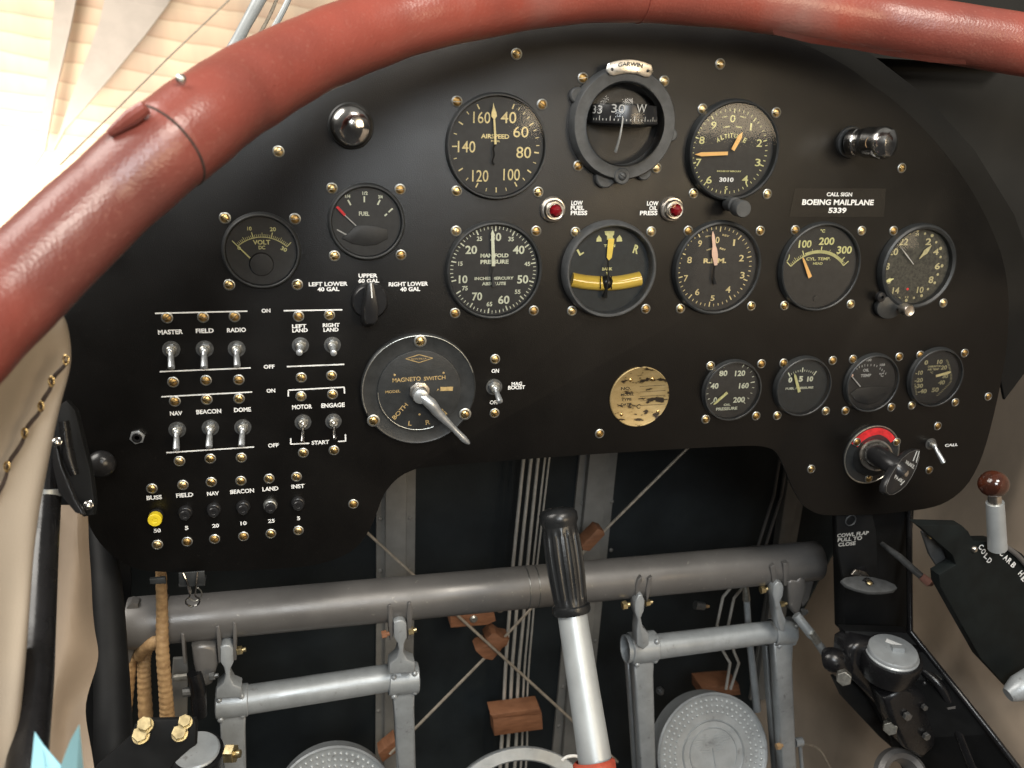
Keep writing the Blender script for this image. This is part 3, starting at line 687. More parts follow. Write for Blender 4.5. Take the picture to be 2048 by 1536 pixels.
mb = MB(); mb.tube(pts, .0058, 18, smooth=4); bt = mb.build('slip_tube', 'slipliquid' if 'slipliquid' in M else 'yellow', g)
mb = MB(); mb.ball(Pz('man', 1503, 618, -.0028), .0056, 20, 10); mb.build('slip_ball', 'blackgloss', bt)
mb = MB()
for x in (1455, 1548): mb.tube([Pz('man', x, 560, -.0075), Pz('man', x, 675, -.0075)], .0004, 6)
mb.tube([Pz('man', 1520, 430, -.005), Pz('man', 1520, 540, -.0082), Pz('man', 1512, 640, -.0084), Pz('man', 1490, 740, -.005)], [.0005, .0006, .0008, .0022], 8, smooth=4)
mb.build('index_wire', 'groove', g)

# tachometer ----------------------------------------------------------------------
g, c = gauge('tachometer dial marked RPM with numerals 0 to 9 and a pink hand near zero', 'tachometer', 'tachometer', CEN['rpm'], 0.0388, 0.0348, SQ['rpm'])
mb = MB(); disc(mb, c, 0.0349); mb.m = 1
dc = Pz('rpm', 357, 371)
ticks(mb, dc, .0286, .0326, [i * 36 + 3 for i in range(10)], .0009); ticks(mb, dc, .0304, .0326, [i * 7.2 + 3 for i in range(50) if i % 5], .0006)
for s, x, y, wd in (('0', 374, 195, 26), ('1', 482, 212, 12), ('2', 530, 313, 32), ('3', 536, 424, 28), ('4', 443, 517, 32), ('5', 342, 573, 26), ('6', 243, 533, 28), ('7', 168, 445, 26), ('8', 192, 325, 30), ('9', 260, 218, 26)):
    Tz(mb, 'rpm', s, x, y, wd, 42 if s != '5' else 34, DY, 0, 0)
Tz(mb, 'rpm', 'R.P.M.', 357, 330, 148, 32, bold=.03)
Tz(mb, 'rpm', 'TOTAL', 315, 170, 40, 9, DY, .2); Tz(mb, 'rpm', 'REV', 428, 166, 46, 12, DY, -.2); Tz(mb, 'rpm', '100', 322, 256, 36, 10, DY, .25); Tz(mb, 'rpm', 'REV', 408, 254, 40, 12, DY, -.25)
mb.build('dial', ['dial', 'cream'], g)
needle('needle', g, 'pink', Pz('rpm', 364, 360, -.004), Pz('rpm', 344, 140, -.004), .0024, .002, .0006, bulge=[(.30, .0052), (.48, .0044), (.56, .0030), (.9, .0022)])
mb = MB(); mb.tube([Pz('rpm', 355, 360, -.004), Pz('rpm', 348, 430, -.004), Pz('rpm', 355, 480, -.004)], [.0008, .0009, .0018], 8, smooth=3); mb.build('needle_tail', 'groove', g)

# cylinder temperature ---------------------------------------------------------------
g, c = gauge('cylinder temperature dial with arched yellow scale 100 200 300 and an orange needle', 'temperature gauge', 'cylinder_temperature_gauge', CEN['cyl'], 0.0380, 0.0345, SQ['cyl'])
mb = MB(); disc(mb, c, 0.0346); mb.m = 1
ps = [Pz('cyl', x, y) for x, y in ((1075, 785), (1450, 625), (1695, 775))]
def circ(a, b, c_):
    ax, ay, bx, by, cx_, cy_ = a.x, a.z, b.x, b.z, c_.x, c_.z
    d = 2 * (ax * (by - cy_) + bx * (cy_ - ay) + cx_ * (ay - by))
    ux = ((ax * ax + ay * ay) * (by - cy_) + (bx * bx + by * by) * (cy_ - ay) + (cx_ * cx_ + cy_ * cy_) * (ay - by)) / d
    uz = ((ax * ax + ay * ay) * (cx_ - bx) + (bx * bx + by * by) * (ax - cx_) + (cx_ * cx_ + cy_ * cy_) * (bx - ax)) / d
    q = Vector((ux, 0, uz)); return q, (Vector((ax, 0, ay)) - q).length
def aof(c_, p): return math.degrees(math.atan2(p.x - c_.x, p.z - c_.z))
ac, ar = circ(*ps); a0, a1 = aof(ac, ps[0]), aof(ac, ps[2])
arc(mb, ac, ar, .0009, a0, a1)
N = 36
for i in range(N + 1):
    a = a0 + (a1 - a0) * i / N
    ticks(mb, ac, ar, ar + (.0056 if i in (0, N) else .0052 if i in (9, 14, 19, 24, 33) and i in (9, 19, 24 + 9) else .0038 if i in (4, 14, 24, 29) else .0024), [a], .0009 if i in (0, 9, 19, 33, N) else .00045)
arc(mb, ac, ar + .0012, .0018, a0 + (a1 - a0) * .28, a1 - (a1 - a0) * .06)
for s, x, y, wd, h in (('100', 1243, 520, 150, 90), ('200', 1498, 487, 180, 90), ('300', 1707, 590, 175, 92), ('CYL. TEMP.', 1400, 695, 285, 36), ('HEAD', 1393, 750, 112, 28)):
    Tz(mb, 'cyl', s, x, y, wd, h, DY, 0, .012)
Tz(mb, 'cyl', '°C', 1450, 365, 56, 40); Tz(mb, 'cyl', ')', 1045, 685, 22, 80, DY, -.3)
mb.build('dial', ['dial', 'lime'], g)
needle('needle', g, 'orange', Pz('cyl', 1305, 915, -.004), Pz('cyl', 1218, 685, -.004), .0034, .0018, .0010)
mb = MB(); mb.lathe([(.0026, 0), (.0024, .0008), (0, .001)], Pz('cyl', 1365, 1165, -.001), NEGY, 18); mb.build('zero_screw', 'bezel', g)

# clock ----------------------------------------------------------------------
cp = P(1836, 534, -.004); cp.y = 0
g = thing('aircraft_clock', 'speckled twenty four hour clock with cream numerals and a winding knob at its lower left', 'clock', cp, 'flight and engine gauges on the board')
mb = MB()
mb.lathe([(.0372, 0), (.0372, .003), (.0362, .0062), (.0345, .0072), (.0325, .006), (.0322, .0012)], cp, NEGY, 64)
kc = P(1772, 612, 0)
mb.prism([kc + Vector((.013 * math.cos(t), -.006, .0105 * math.sin(t))) for t in [i * 2 * PI / 24 for i in range(24)]], (0, .006, 0), .0015)
mb.build('bezel', 'bezel', g)
mb = MB(); disc(mb, cp, .0323); mb.m = 1
for x, y, r in ((663, 330, 26), (766, 300, 18), (868, 268, 24), (960, 302, 18), (1052, 327, 26), (1104, 412, 18), (1160, 492, 26), (1160, 602, 18), (1178, 714, 26), (1124, 824, 20), (1084, 932, 22), (998, 1012, 18), (916, 1096, 24), (818, 1124, 17), (720, 1157, 24), (630, 1130, 18), (540, 1104, 26), (480, 1024, 18), (418, 948, 24), (414, 832, 20), (412, 722, 22), (455, 610, 18), (500, 503, 22), (578, 415, 17)):
    p = Pz('clk', x, y); mb.lathe([(r / 6.4 * .00026 + .0004, 0), (0, 0)], p, NEGY, 12)
for s, x, y, wd, h in (('22', 690, 407, 115, 88), ('2', 1005, 405, 70, 86), ('4', 1100, 535, 70, 80), ('6', 1120, 718, 66, 84), ('8', 1038, 893, 60, 88), ('10', 900, 1022, 84, 80), ('14', 588, 1030, 86, 80), ('16', 480, 905, 90, 80), ('18', 465, 722, 84, 90), ('20', 556, 535, 122, 90), ('24', 858, 312, 50, 34), ('12', 728, 1114, 44, 26)):
    Tz(mb, 'clk', s, x, y, wd, h, DY, 0, .012)
mb.m = 2; Tz(mb, 'clk', '.', 738, 1012, 30, 30, DY, 0, 0)
mb.build('dial', ['speckdial', 'dimcream', 'red'], g)
needle('hour_hand', g, 'dimcream', Pz('clk', 890, 625, -.003), Pz('clk', 1048, 452, -.003), .0006, .001, 0, bulge=[(.3, .0022), (.5, .0044), (.7, .0030)])
needle('minute_hand', g, 'lime', Pz('clk', 560, 880, -.003), Pz('clk', 440, 925, -.003), .0004, .001, 0, bulge=[(.5, .0030)])
needle('second_hand', g, 'dimwhite', Pz('clk', 815, 695, -.0035), Pz('clk', 640, 460, -.0035), .0006, .0010, 0, bulge=[(.5, .0010)])
mb = MB(); mb.lathe([(.0325, .0002), (.02, .0022), (0, .003)], cp + Vector((0, -.0058, 0)), NEGY, 48); mb.build('glass', 'domeglass', g)
mb = MB(); p = P(1759, 593, -.006); mb.lathe([(.0045, 0), (.004, .003), (.0015, .004), (.0015, .001), (0, .001)], p, NEGY, 20); mb.build('setting_knob', 'blackplast', g)
mb = MB(); mb.lathe([(.0030, 0), (.0030, .006), (.0052, .007), (.0052, .014), (.0046, .015), (.004, .0146), (0, .0146)], P(1797, 614, -.004), NEGY, 24); mb.build('winding_knob', 'nickel', g)
for u, v in ((1786.6, 461.5), (1886, 606)): screw(g, P(u, v, 0))

# small gauges ----------------------------------------------------------------------
g, c = gauge('small voltmeter with pale arched scale 0 to 30 and lettering VOLT DC', 'voltmeter', 'voltmeter', CEN['volt'], 0.0272, 0.0240, SQ['volt'], H=.0056)
mb = MB(); disc(mb, c, 0.0241); mb.m = 1
ps = [Pz('lft', x, y) for x, y in ((310, 625), (505, 550), (712, 628))]
ac, ar = circ(*ps); a0, a1 = aof(ac, ps[0]), aof(ac, ps[2]); arc(mb, ac, ar, .0005, a0, a1)
for i in range(31):
    ticks(mb, ac, ar, ar + (.0042 if i in (0, 10, 20, 30) else .0032 if i % 5 == 0 else .0022), [a0 + (a1 - a0) * i / 30], .0006 if i % 10 == 0 else .0003)
for s, x, y, wd, h in (('10', 405, 480, 36, 32), ('20', 597, 485, 50, 34), ('VOLT', 505, 592, 142, 38), ('DC', 507, 635, 54, 30)): Tz(mb, 'lft', s, x, y, wd, h, DY, 0, .015)
Tz(mb, 'lft', '0', 320, 640, 28, 30, DY, .5); Tz(mb, 'lft', '30', 688, 648, 50, 34, DY, -.5)
mb.build('dial', ['dial', 'lime'], g)
needle('needle', g, 'lime', Pz('lft', 410, 722, -.003), Pz('lft', 262, 580, -.003), .0010, .0006, .0005)
mb = MB(); p = c + Vector((0, -.0012, -.006)); mb.lathe([(.0085, 0), (.0078, .0025), (0, .0032)], Pz('lft', 505, 770, -.001), NEGY, 32); mb.build('movement_cover', 'dial', g)

g, c = gauge('fuel level gauge with red tipped needle lying near empty and white quarter marks', 'fuel gauge', 'fuel_gauge', CEN['fuel'], 0.0275, 0.0242, SQ['fuel'], H=.0056)
mb = MB(); disc(mb, c, 0.0243); mb.m = 1
for a, b in (((1212, 245), (1235, 288)), ((1346, 215), (1346, 265)), ((1475, 245), (1455, 285)), ((1578, 315), (1545, 345)), ((1532, 360), (1512, 376))):
    mb.strip(Pz('lft', *a), Pz('lft', *b), .0011)
for s, x, y, wd in (('1/4', 1210, 215, 44), ('1/2', 1352, 190, 44), ('3/4', 1478, 220, 36)): Tz(mb, 'lft', s, x, y, wd, 28, DY, 0, .02)
Tz(mb, 'lft', 'FUEL', 1345, 358, 86, 34, DY, -.02, .02)
mb.build('dial', ['dial', 'pale'], g)
nd = needle('needle', g, 'dimwhite', Pz('lft', 1278, 455, -.003), Pz('lft', 1180, 365, -.003), .0007, .0007, .0007)
mb = MB(); a, b = Pz('lft', 1188, 372, -.0032), Pz('lft', 1122, 300, -.0032); d = (b - a).normalized(); q = Vector((d.z, 0, -d.x)) * .0009
mb.prism([a + q, b + q, b - q, a - q], (0, .0008, 0)); mb.build('needle_tip', 'red', nd)
mb = MB(); pts = [Pz('lft', x, y, -.0022) for x, y in ((1280, 458), (1350, 452), (1430, 460), (1530, 487), (1540, 560), (1450, 610), (1350, 622), (1240, 600), (1160, 560), (1200, 530))]
mb.prism(pts, (0, .001, 0), .0003); mb.build('movement_cover', 'dial', g)
mb = MB(); mb.strip(Pz('lft', 1122, 488), Pz('lft', 1203, 532), .0009); mb.build('empty_mark', 'dimwhite', g)

g, c = gauge('oil pressure gauge with numerals 0 to 200 and thick pale needle resting on 0', 'pressure gauge', 'oil_pressure_gauge', CEN['oilp'], 0.0266, 0.0240, SQ['oilp'], H=.0056)
mb = MB(); disc(mb, c, 0.0241); mb.m = 1; dc = Pz('oil', 1158, 345)
for i in range(21):
    a = -134 + 268 * i / 20; ticks(mb, dc, .0188 if i % 4 == 0 else .0206, .0226, [a + 2], .0007 if i % 4 == 0 else .0005)
for s, x, y, wd, h in (('80', 1105, 248, 60, 42), ('120', 1230, 248, 76, 42), ('40', 1040, 343, 58, 42), ('160', 1258, 340, 72, 42), ('0', 1045, 447, 26, 42), ('200', 1222, 445, 86, 42), ('OIL', 1133, 482, 52, 16), ('PRESSURE', 1130, 511, 158, 22)): Tz(mb, 'oil', s, x, y, wd, h, DY, 0, .02)
mb.build('dial', ['dial', 'pale'], g)
needle('needle', g, 'lime', Pz('oil', 1135, 392, -.003), Pz('oil', 1033, 482, -.003), .0024, .0020, .0008)

g, c = gauge('fuel pressure gauge with short arched scale 0 5 10 and a pale pointer', 'pressure gauge', 'fuel_pressure_gauge', CEN['fup'], 0.0268, 0.0238, SQ['fup'], H=.0062)
mb = MB(); disc(mb, c, 0.0239); mb.m = 1
ps = [Pz('oil', x, y) for x, y in ((1600, 268), (1692, 235), (1780, 258))]
ac, ar = circ(*ps); a0, a1 = aof(ac, ps[0]), aof(ac, ps[2])
for i in range(13): ticks(mb, ac, ar - (.0006 if i % 6 == 0 else 0), ar + (.0036 if i % 6 == 0 else .0018), [a0 + (a1 - a0) * i / 12], .0011 if i % 6 == 0 else .0005)
for s, x, y, wd, h in (('0', 1604, 298, 28, 40), ('5', 1683, 290, 30, 42), ('10', 1752, 290, 44, 38)): Tz(mb, 'oil', s, x, y, wd, h, DY, 0, .04)
Tz(mb, 'oil', 'FUEL PRESSURE', 1672, 358, 205, 16)
mb.build('dial', ['dialcool', 'pale'], g)
needle('needle', g, 'lime', Pz('oil', 1672, 388, -.003), Pz('oil', 1636, 252, -.003), .0026, .0022, .0004)

g, c = gauge('oil temperature gauge with white scale and thin needle with a reddish tip', 'temperature gauge', 'oil_temperature_gauge', CEN['oilt'], 0.0272, 0.0240, SQ['oilt'], H=.0056)
mb = MB(); disc(mb, c, 0.0241); mb.m = 1
for x, y in ((797, 280), (837, 262), (880, 256), (930, 256), (950, 262), (975, 280), (990, 290), (1005, 302), (1018, 318), (815, 268), (905, 254), (858, 256)):
    p = Pz('tmp', x, y); mb.strip(p, Pz('tmp', x + (870 - x) * .05, y + 16), .0007)
for s, x, y, wd, h in (('100', 890, 224, 36, 20), ('OIL', 868, 300, 44, 22), ('TEMP', 866, 340, 78, 22), ('°C', 982, 335, 34, 30), ('150', 990, 260, 38, 18)): Tz(mb, 'tmp', s, x, y, wd, h, DY, 0, .03)
mb.build('dial', ['dial', 'dimwhite'], g)
nd = needle('needle', g, 'dimwhite', Pz('tmp', 826, 423, -.003), Pz('tmp', 765, 350, -.003), .0009, .0009, .0009)
mb = MB(); mb.dome(Pz('tmp', 760, 340, -.003), NEGY, .0017, .001, 14, 4); mb.build('needle_tip', 'pinkish' if 'pinkish' in M else 'pink', nd)
mb = MB(); pts = [Pz('tmp', x, y, -.0022) for x, y in ((800, 440), (870, 425), (960, 425), (1060, 432), (1000, 520), (900, 560), (800, 540), (750, 480))]
mb.prism(pts, (0, .001, 0), .0003); mb.build('movement_cover', 'bezel', g)

g, c = gauge('rightmost small gauge, air temperature dial crowded with cream numerals on both sides', 'temperature gauge', 'air_temperature_gauge', CEN['last'], 0.0272, 0.0244, SQ['last'], H=.0056)
mb = MB(); disc(mb, c, 0.0245); mb.m = 1
for s, x, y, wd, h in (('0', 1318, 243, 26, 34), ('10', 1420, 238, 40, 32), ('20', 1450, 280, 46, 32), ('30', 1460, 345, 42, 30), ('40', 1433, 392, 48, 32), ('50', 1385, 447, 52, 34), ('-10', 1265, 320, 54, 32), ('-20', 1262, 375, 60, 32), ('-30', 1262, 418, 62, 32), ('-40', 1288, 458, 66, 32), ('CARBURETOR', 1378, 272, 96, 14), ('AIR TEMP', 1370, 294, 86, 14), ('°C', 1358, 318, 22, 14)): Tz(mb, 'tmp', s, x, y, wd, h, DY, 0, .03)
for i in range(26):
    t = i / 25; x = 1480 + 30 * math.sin(PI * t) - 85 * max(0, t - .62) * 2.2; y = 225 + 265 * t; mb.strip(Pz('tmp', x, y), Pz('tmp', x - 15, y + 1 - 4 * t), .0005)
for i in range(8): mb.strip(Pz('tmp', 1228 + i * 1.5, 405 + i * 11), Pz('tmp', 1240 + i * 1.5, 404 + i * 11), .0005)
mb.build('dial', ['dial', 'dimcream'], g)
needle('needle', g, 'cream', Pz('tmp', 1392, 345, -.003), Pz('tmp', 1500, 315, -.003), .0022, .0024, .0012)

# ================================================================== SWITCHES, KNOBS AND LAMPS ON THE BOARD
def toggle(what, nut, tip, rl=.0021, Yt=-.017, flat=False, mt='lever', label=None, nutr=.0046):
    n = P(nut[0], nut[1], -.002); t = P(tip[0], tip[1], Yt)
    base = Vector((n.x, 0, n.z))
    g = thing('toggle_switch', label or f'metal toggle switch under the word {what}, lever pushed down', 'toggle switch', base, 'toggle switches on the board')
    mb = MB(); mb.lathe([(nutr + .0016, 0), (nutr + .0016, .0006), (0, .0006)], base, NEGY, 24)
    mb.hexa(base + Vector((0, -.0006, 0)), NEGY, nutr, .0020, random.random())
    mb.build('nut', 'nutsteel', g)
    mb = MB(); mb.lathe([(nutr * .74, 0), (nutr * .74, .0050), (nutr * .6, .0058), (nutr * .50, .0055), (0, .005)], base, NEGY, 24)
    mb.build('bushing', 'thread', g)
    b0 = base + Vector((0, -.005, 0)); d = t - b0
    mb = MB(); mb.ball(b0, rl * 1.15, 16, 8)
    pts = [b0, b0 + d * .3, b0 + d * .32, b0 + d * .85, b0 + d * .96, t]
    mb.tube(pts, [rl * .85, rl * .8, rl * .9, rl * 1.1, rl * 1.05, rl * .55], 18)
    mb.build('lever', mt, g)
for nm, nut, tip in (('MASTER', (342, 700), (343, 738)), ('RADIO', (473, 699), (474.6, 734)), ('NAV', (354, 861), (352.6, 901)), ('DOME', (485.5, 856), (482.8, 893))):
    toggle(nm, nut, tip, .0022)
toggle('FIELD', (409, 699), (408.6, 737), .0023, label='metal toggle switch under the upper word FIELD, between two like switches, lever down')
toggle('BEACON', (420.5, 857), (417.8, 896), .0023, label='metal toggle switch under the upper word BEACON, lever pushed down')
toggle('LEFT LAND', (601, 692), (598.6, 706), .0022, Yt=-.020, label='short metal toggle switch under LEFT LAND pointing out at the viewer')
toggle('RIGHT LAND', (665, 691), (667.4, 707), .0022, Yt=-.020, label='short metal toggle switch under RIGHT LAND pointing out at the viewer')
toggle('MOTOR', (606, 846), (604.7, 885), .0015, mt='chrome', label='slim bright toggle switch under MOTOR reaching the START line')
toggle('ENGAGE', (667, 844), (669.5, 879), .0015, mt='chrome', label='slim bright toggle switch under ENGAGE reaching the START line')
toggle('ON', (989, 775), (1000.5, 805), .0022, label='single pale toggle switch beside the words MAG BOOST', nutr=.0050)
toggle('CALL', (1864, 889), (1888, 927), .0021, Yt=-.016, label='pale toggle switch at the right end of the board beside the word CALL', nutr=.0040)

for nm, u, v, kind in (('BUSS', 309.7, 1040, 'y'), ('FIELD', 369.7, 1030, 'b'), ('NAV', 427, 1024, 'b'), ('BEACON', 486, 1019, 'b'), ('LAND', 540.5, 1016, 'w'), ('INST', 596.3, 1011, 'b')):
    p = P(u, v, -.008 if kind == 'y' else -.0055); p = Vector((p.x, 0, p.z))
    lb = {'y': 'yellow round push button breaker under the word BUSS', 'w': 'black breaker button with a bright ring under the lower word LAND'}.get(kind, f'black breaker button in the bottom row under the word {nm}')
    g = thing('circuit_breaker', lb, 'circuit breaker', p, 'circuit breakers in the bottom row')
    mb = MB(); mb.lathe([(.0054, 0), (.0054, .0015), (.0046, .003), (.0036, .0035), (0, .0035)], p, NEGY, 28); mb.build('collar', 'gsteel' if kind == 'w' else 'blackplast', g)
    mb = MB()
    if kind == 'y': mb.lathe([(.0046, .003), (.0050, .0035), (.0050, .0085), (.0045, .0092), (.0022, .0092), (.0018, .0088), (0, .0088)], p, NEGY, 28)
    else: mb.lathe([(.0040, .003), (.0040, .0068), (.0035, .0074), (.0018, .0074), (.0014, .007), (0, .007)], p, NEGY, 28)
    mb.build('button', 'yellowplast' if kind == 'y' else 'blackplast', g)

for u, v, w_, lb in ((1109, 421, 'FUEL', 'red warning lamp in a silver ring left of the words LOW FUEL PRESS'), (1348, 420, 'OIL', 'red warning lamp in a silver ring right of the words LOW OIL PRESS')):
    p = P(u - 1, v - 1, -.004); p = Vector((p.x, 0, p.z))
    g = thing('warning_lamp', lb, 'warning lamp', p, 'warning lamps between the dials')
    mb = MB(); mb.lathe([(.0098, 0), (.0098, .0018), (.0088, .003), (.0078, .0032), (.0076, .0060), (.0068, .0070), (.0060, .0068), (.0055, .0085), (.0050, .0085), (.0048, .006)], p, NEGY, 40); mb.build('ring', 'nickel', g)
    mb = MB(); mb.lathe([(.0049, .006), (.0049, .0098), (.0036, .0122), (.0016, .0132), (0, .0133)], p, NEGY, 7); mb.build('lens', 'lens', g, 10)

# eyeball panel lights
p = P(703, 252, -.006); p = Vector((p.x, 0, p.z))
g = thing('panel_light', 'round chrome capped panel light at the upper left, turned down flush to the board', 'panel light', p)
mb = MB(); mb.lathe([(.0158, 0), (.0158, .0015), (.0148, .0025), (.0142, .0020)], p, NEGY, 48); mb.build('ring', 'bezel', g)
mb = MB(); mb.lathe([(.0143, .0015), (.0145, .007), (.0136, .0105), (.0110, .0135), (.007, .0152), (0, .0160)], p, NEGY, 48); mb.build('cap', 'chrome', g)
a = P(1700, 284, -.004); b = P(1779, 286, -.034)
base = P(1700, 284, 0)
g = thing('panel_light', 'chrome cylindrical panel light with a side hole at the upper right', 'panel light', base)
ax = (b - a).normalized(); L = (b - a).length
mb = MB(); mb.lathe([(.0098, 0), (.0104, .001), (.0104, .006), (.0098, .0068), (.0098, .009), (.0106, .010), (.0106, .0115), (.0116, .0135), (.0120, .015), (.0120, L * .72), (.0126, L * .76), (.0124, L * .92), (.0100, L * 1.05), (.005, L * 1.12), (0, L * 1.14)], a, ax, 48)
mb.build('barrel', 'chrome', g)
mb = MB(); q = P(1737, 289, -.034); mb.lathe([(.0045, 0), (.0045, .0006), (0, .0006)], a + ax * L * .50 + (CAM - (a + ax * L * .5)).normalized() * .0117, (CAM - a - ax * L * .5), 24, sxy=(.65, 1)); mb.build('side_hole', 'hose', g)
mb = MB(); mb.lathe([(.0125, 0), (.0120, .002), (.0100, .0026), (0, .0026)], base + Vector((.0, 0, 0)), NEGY, 32); mb.build('socket', 'bezel', g)

# fuel tank selector knob
p = P(740, 603, -.004); p = Vector((p.x, 0, p.z))
g = thing('fuel_selector_knob', 'black pointer knob with a white index line below the words UPPER 60 GAL', 'knob', p)
mb = MB(); mb.lathe([(.0138, 0), (.0138, .002), (.0128, .005), (.0118, .006), (0, .006)], p, NEGY, 40)
pl = [P(u, v, -.0235) for u, v in ((737, 566), (747, 566), (757, 612), (756, 640), (749, 648), (736, 648), (730, 640), (729, 612))]
mb.prism([Vector((q.x, q.y, q.z)) for q in pl], (-.0015, .0185, -.0065), .0012); mb.build('grip', 'blackplast', g)
mb = MB(); mb.strip(P(742, 566, -.0238), P(744, 596, -.0238), .0009); mb.build('index_line', 'white', g)

# magneto switch
mc = P(838, 779, -.003); mc = Vector((mc.x, 0, mc.z))
g = thing('magneto_switch', 'large round magneto switch plate with a long silver lever pointing down right', 'magneto switch', mc)
mb = MB(); mb.lathe([(.0446, 0), (.0446, .004), (.0434, .0052), (.0420, .0046), (.0326, .0046), (.0322, .0062), (.0314, .0064), (0, .0064)], mc, NEGY, 80)
mb.build('plate', 'bezel', g)
mb = MB(); pts = [mc + Vector((math.sin(a) * .0436, -.0052, math.cos(a) * .0436)) for a in [math.radians(x) for x in range(-112, 78, 5)]]
mb.tube(pts, .00045, 8); mb.build('worn_edge', 'gsteel', g)
mb = MB(); pts = [mc + Vector((math.sin(a) * .0319, -.0064, math.cos(a) * .0319)) for a in [math.radians(x) for x in range(160, 275, 5)]]
mb.tube(pts, .0004, 8); mb.build('worn_edge', 'gsteel', g)
mb = MB()
YM = -.0066
def Tm(s, x, y, wd, h, rot=0.0): T(mb, s, *z('mag', x, y), wd / 4.876, h / 4.876, YM, rot, .015)
Tm('MAGNETO', 650, 580, 275, 42, .03); Tm('SWITCH', 923, 566, 210, 38, .03); Tm('MODEL', 515, 698, 145, 26, .03); Tm('A', 957, 678, 24, 20)
Tm('BOTH', 585, 890, 190, 42, .84); Tm('L', 683, 1008, 32, 44, -.1); Tm('R', 857, 997, 44, 44, .1); Tm('OFF', 1005, 900, 84, 36, -.84)
Tm('SCINTILLA', 770, 378, 150, 15)
dm = [P(*z('mag', x, y), YM) for x, y in ((640, 378), (772, 338), (905, 372), (772, 415))]
for i in range(4): mb.strip(dm[i], dm[(i + 1) % 4], .0006)
bx = [P(*z('mag', x, y), YM) for x, y in ((978, 692), (1100, 690), (1103, 650), (980, 654))]
mb.quad(*bx)
for x, y in ((533, 537), (1010, 517), (775, 922)): q = P(*z('mag', x, y), YM); mb.lathe([(.0009, 0), (0, .0003)], q, NEGY, 10)
mb.build('lettering', 'gold', g)
mb = MB(); hb = P(839, 783, -.0075); hb = Vector((hb.x, -.0064, hb.z))
mb.hexa(hb, NEGY, .0080, .0028, .3, 8); mb.lathe([(.0055, .002), (.0055, .008), (.0048, .009), (0, .009)], hb, NEGY, 24); mb.build('hub_nut', 'nickel', g)
mb = MB(); h0 = P(841, 792, -.017); mb.lathe([(.0058, -.005), (.0060, .0005), (.0056, .0022), (.0035, .0030), (0, .0031)], h0, NEGY, 32)
h1 = P(862, 808, -.018); h2 = P(876, 826, -.017)
mb.tube([h0 + Vector((0, .001, 0)), h1, h2, P(905, 855, -.016), P(928, 878, -.016), P(938, 887, -.0155)], [.0040, .0046, .0038, .0024, .0027, .0012], 16, smooth=5)
mb.build('lever', 'silver2' if 'silver2' in M else 'lever', g)
mb = MB(); mb.prism([P(u, v, -.0150) for u, v in ((880, 822), (905, 850), (932, 874), (941, 887), (934, 887), (900, 856), (876, 830))], (0, .0012, 0), .0003); mb.build('lever_blade', 'lever', g)
for u, v in ((840, 682), (747, 841), (930, 828)): screw(g, P(u, v, -.0048), BIGSCREW, -.0048)

# etched brass data plate
pc = P(1279.5, 794, -.001); pc = Vector((pc.x, 0, pc.z))
g = thing('data_plate', 'worn round brass plate with dark etched patches near the board centre', 'data plate', pc)
mb = MB(); mb.lathe([(.0262, 0), (.0262, .0012), (.0256, .0016), (.0250, .0012), (0, .0012)], pc, NEGY, 64); mb.build('disc', 'plate', g)
for u, v in ((1261, 760), (1305, 758), (1243, 829), (1316, 823)): mb = MB(); mb.dome(P(u, v, -.0012), NEGY, .0016, .0010, 16, 5); mb.build('rivet', 'brass', g)
mb = MB()
for s, u, v, wd, h, r in (('NO.', 1252, 777, 20, 6, 0), ('MODEL', 1255, 789, 26, 5, 0), ('TYPE', 1253, 799, 20, 5, 0), ('DATE', 1252, 809, 20, 5, 0), ('C', 1277, 813, 8, 9, 0)): T(mb, s, u, v, wd, h, -.00135, r, .02)
for y in (773, 784, 793, 802, 811): mb.strip(P(1280, y, -.00135), P(1331, y - 3, -.00135), .0003)
mb.build('etching', 'groove', g)

# small board fittings
p = P(275, 873, 0); g = thing('jack_socket', 'small hexagonal metal nut with an open socket at the far left of the board', 'socket', p)
mb = MB(); mb.hexa(p, NEGY, .0054, .0022, .2); mb.build('nut', 'lever', g)
mb = MB(); mb.lathe([(.0036, .0022), (.0036, .0034), (.0030, .0036), (.0018, .0034), (.0016, .0022), (0, .0022)], p, NEGY, 20); mb.build('bore', 'blackgloss', g)
p = P(196, 924, 0); g = thing('push_button', 'large glossy black domed push knob at the lower left edge of the board', 'push button', p)
q = P(203, 928, -.018)
mb = MB(); mb.tube([p, q], .005, 20); mb.build('stem', 'blackmat', g)
mb = MB(); mb.ball(q, .0098, 32, 18, (0, -1, 0), .8); mb.build('head', 'blackplast', g)

# primer pump on the right
pc = P(1741, 908, 0); g = thing('primer_pump', 'round plate with red top segment and a tilted black twist handle standing out', 'primer pump', pc)
mb = MB(); mb.lathe([(.0285, 0), (.0285, .0014), (.0278, .0022), (.0268, .0018), (0, .0018)], pc, NEGY, 64); mb.build('plate', 'bezel', g)
mb = MB(); mb.lathe([(.0284, .0014), (.0284, .0024), (.0278, .0026), (.0272, .0020)], pc, NEGY, 64); mb.build('rim', 'thread', g)
mb = MB(); pl = [pc + Vector((math.sin(a) * .0262, -.0024, math.cos(a) * .0262)) for a in [math.radians(t) for t in range(-62, 59, 6)]] + [pc + Vector((math.sin(a) * .0150, -.0024, math.cos(a) * .0150)) for a in [math.radians(t) for t in range(58, -63, -8)]]
mb.prism(pl, (0, .0006, 0)); mb.build('red_segment', 'red', g)
mb = MB(); e0 = P(1742, 908, -.002); e1 = P(1768, 915, -.045); ax = (e1 - e0).normalized()
mb.lathe([(.0200, 0), (.0192, .004), (.0150, .009), (.0142, .012), (.0138, .017)], e0, ax, 40); mb.build('boot', 'bezel', g)
mb = MB(); mb.lathe([(.0130, .016), (.0140, .018), (.0140, .021), (.0125, .0225), (.0100, .021)], e0, ax, 40); mb.build('collar', 'nickel', g)
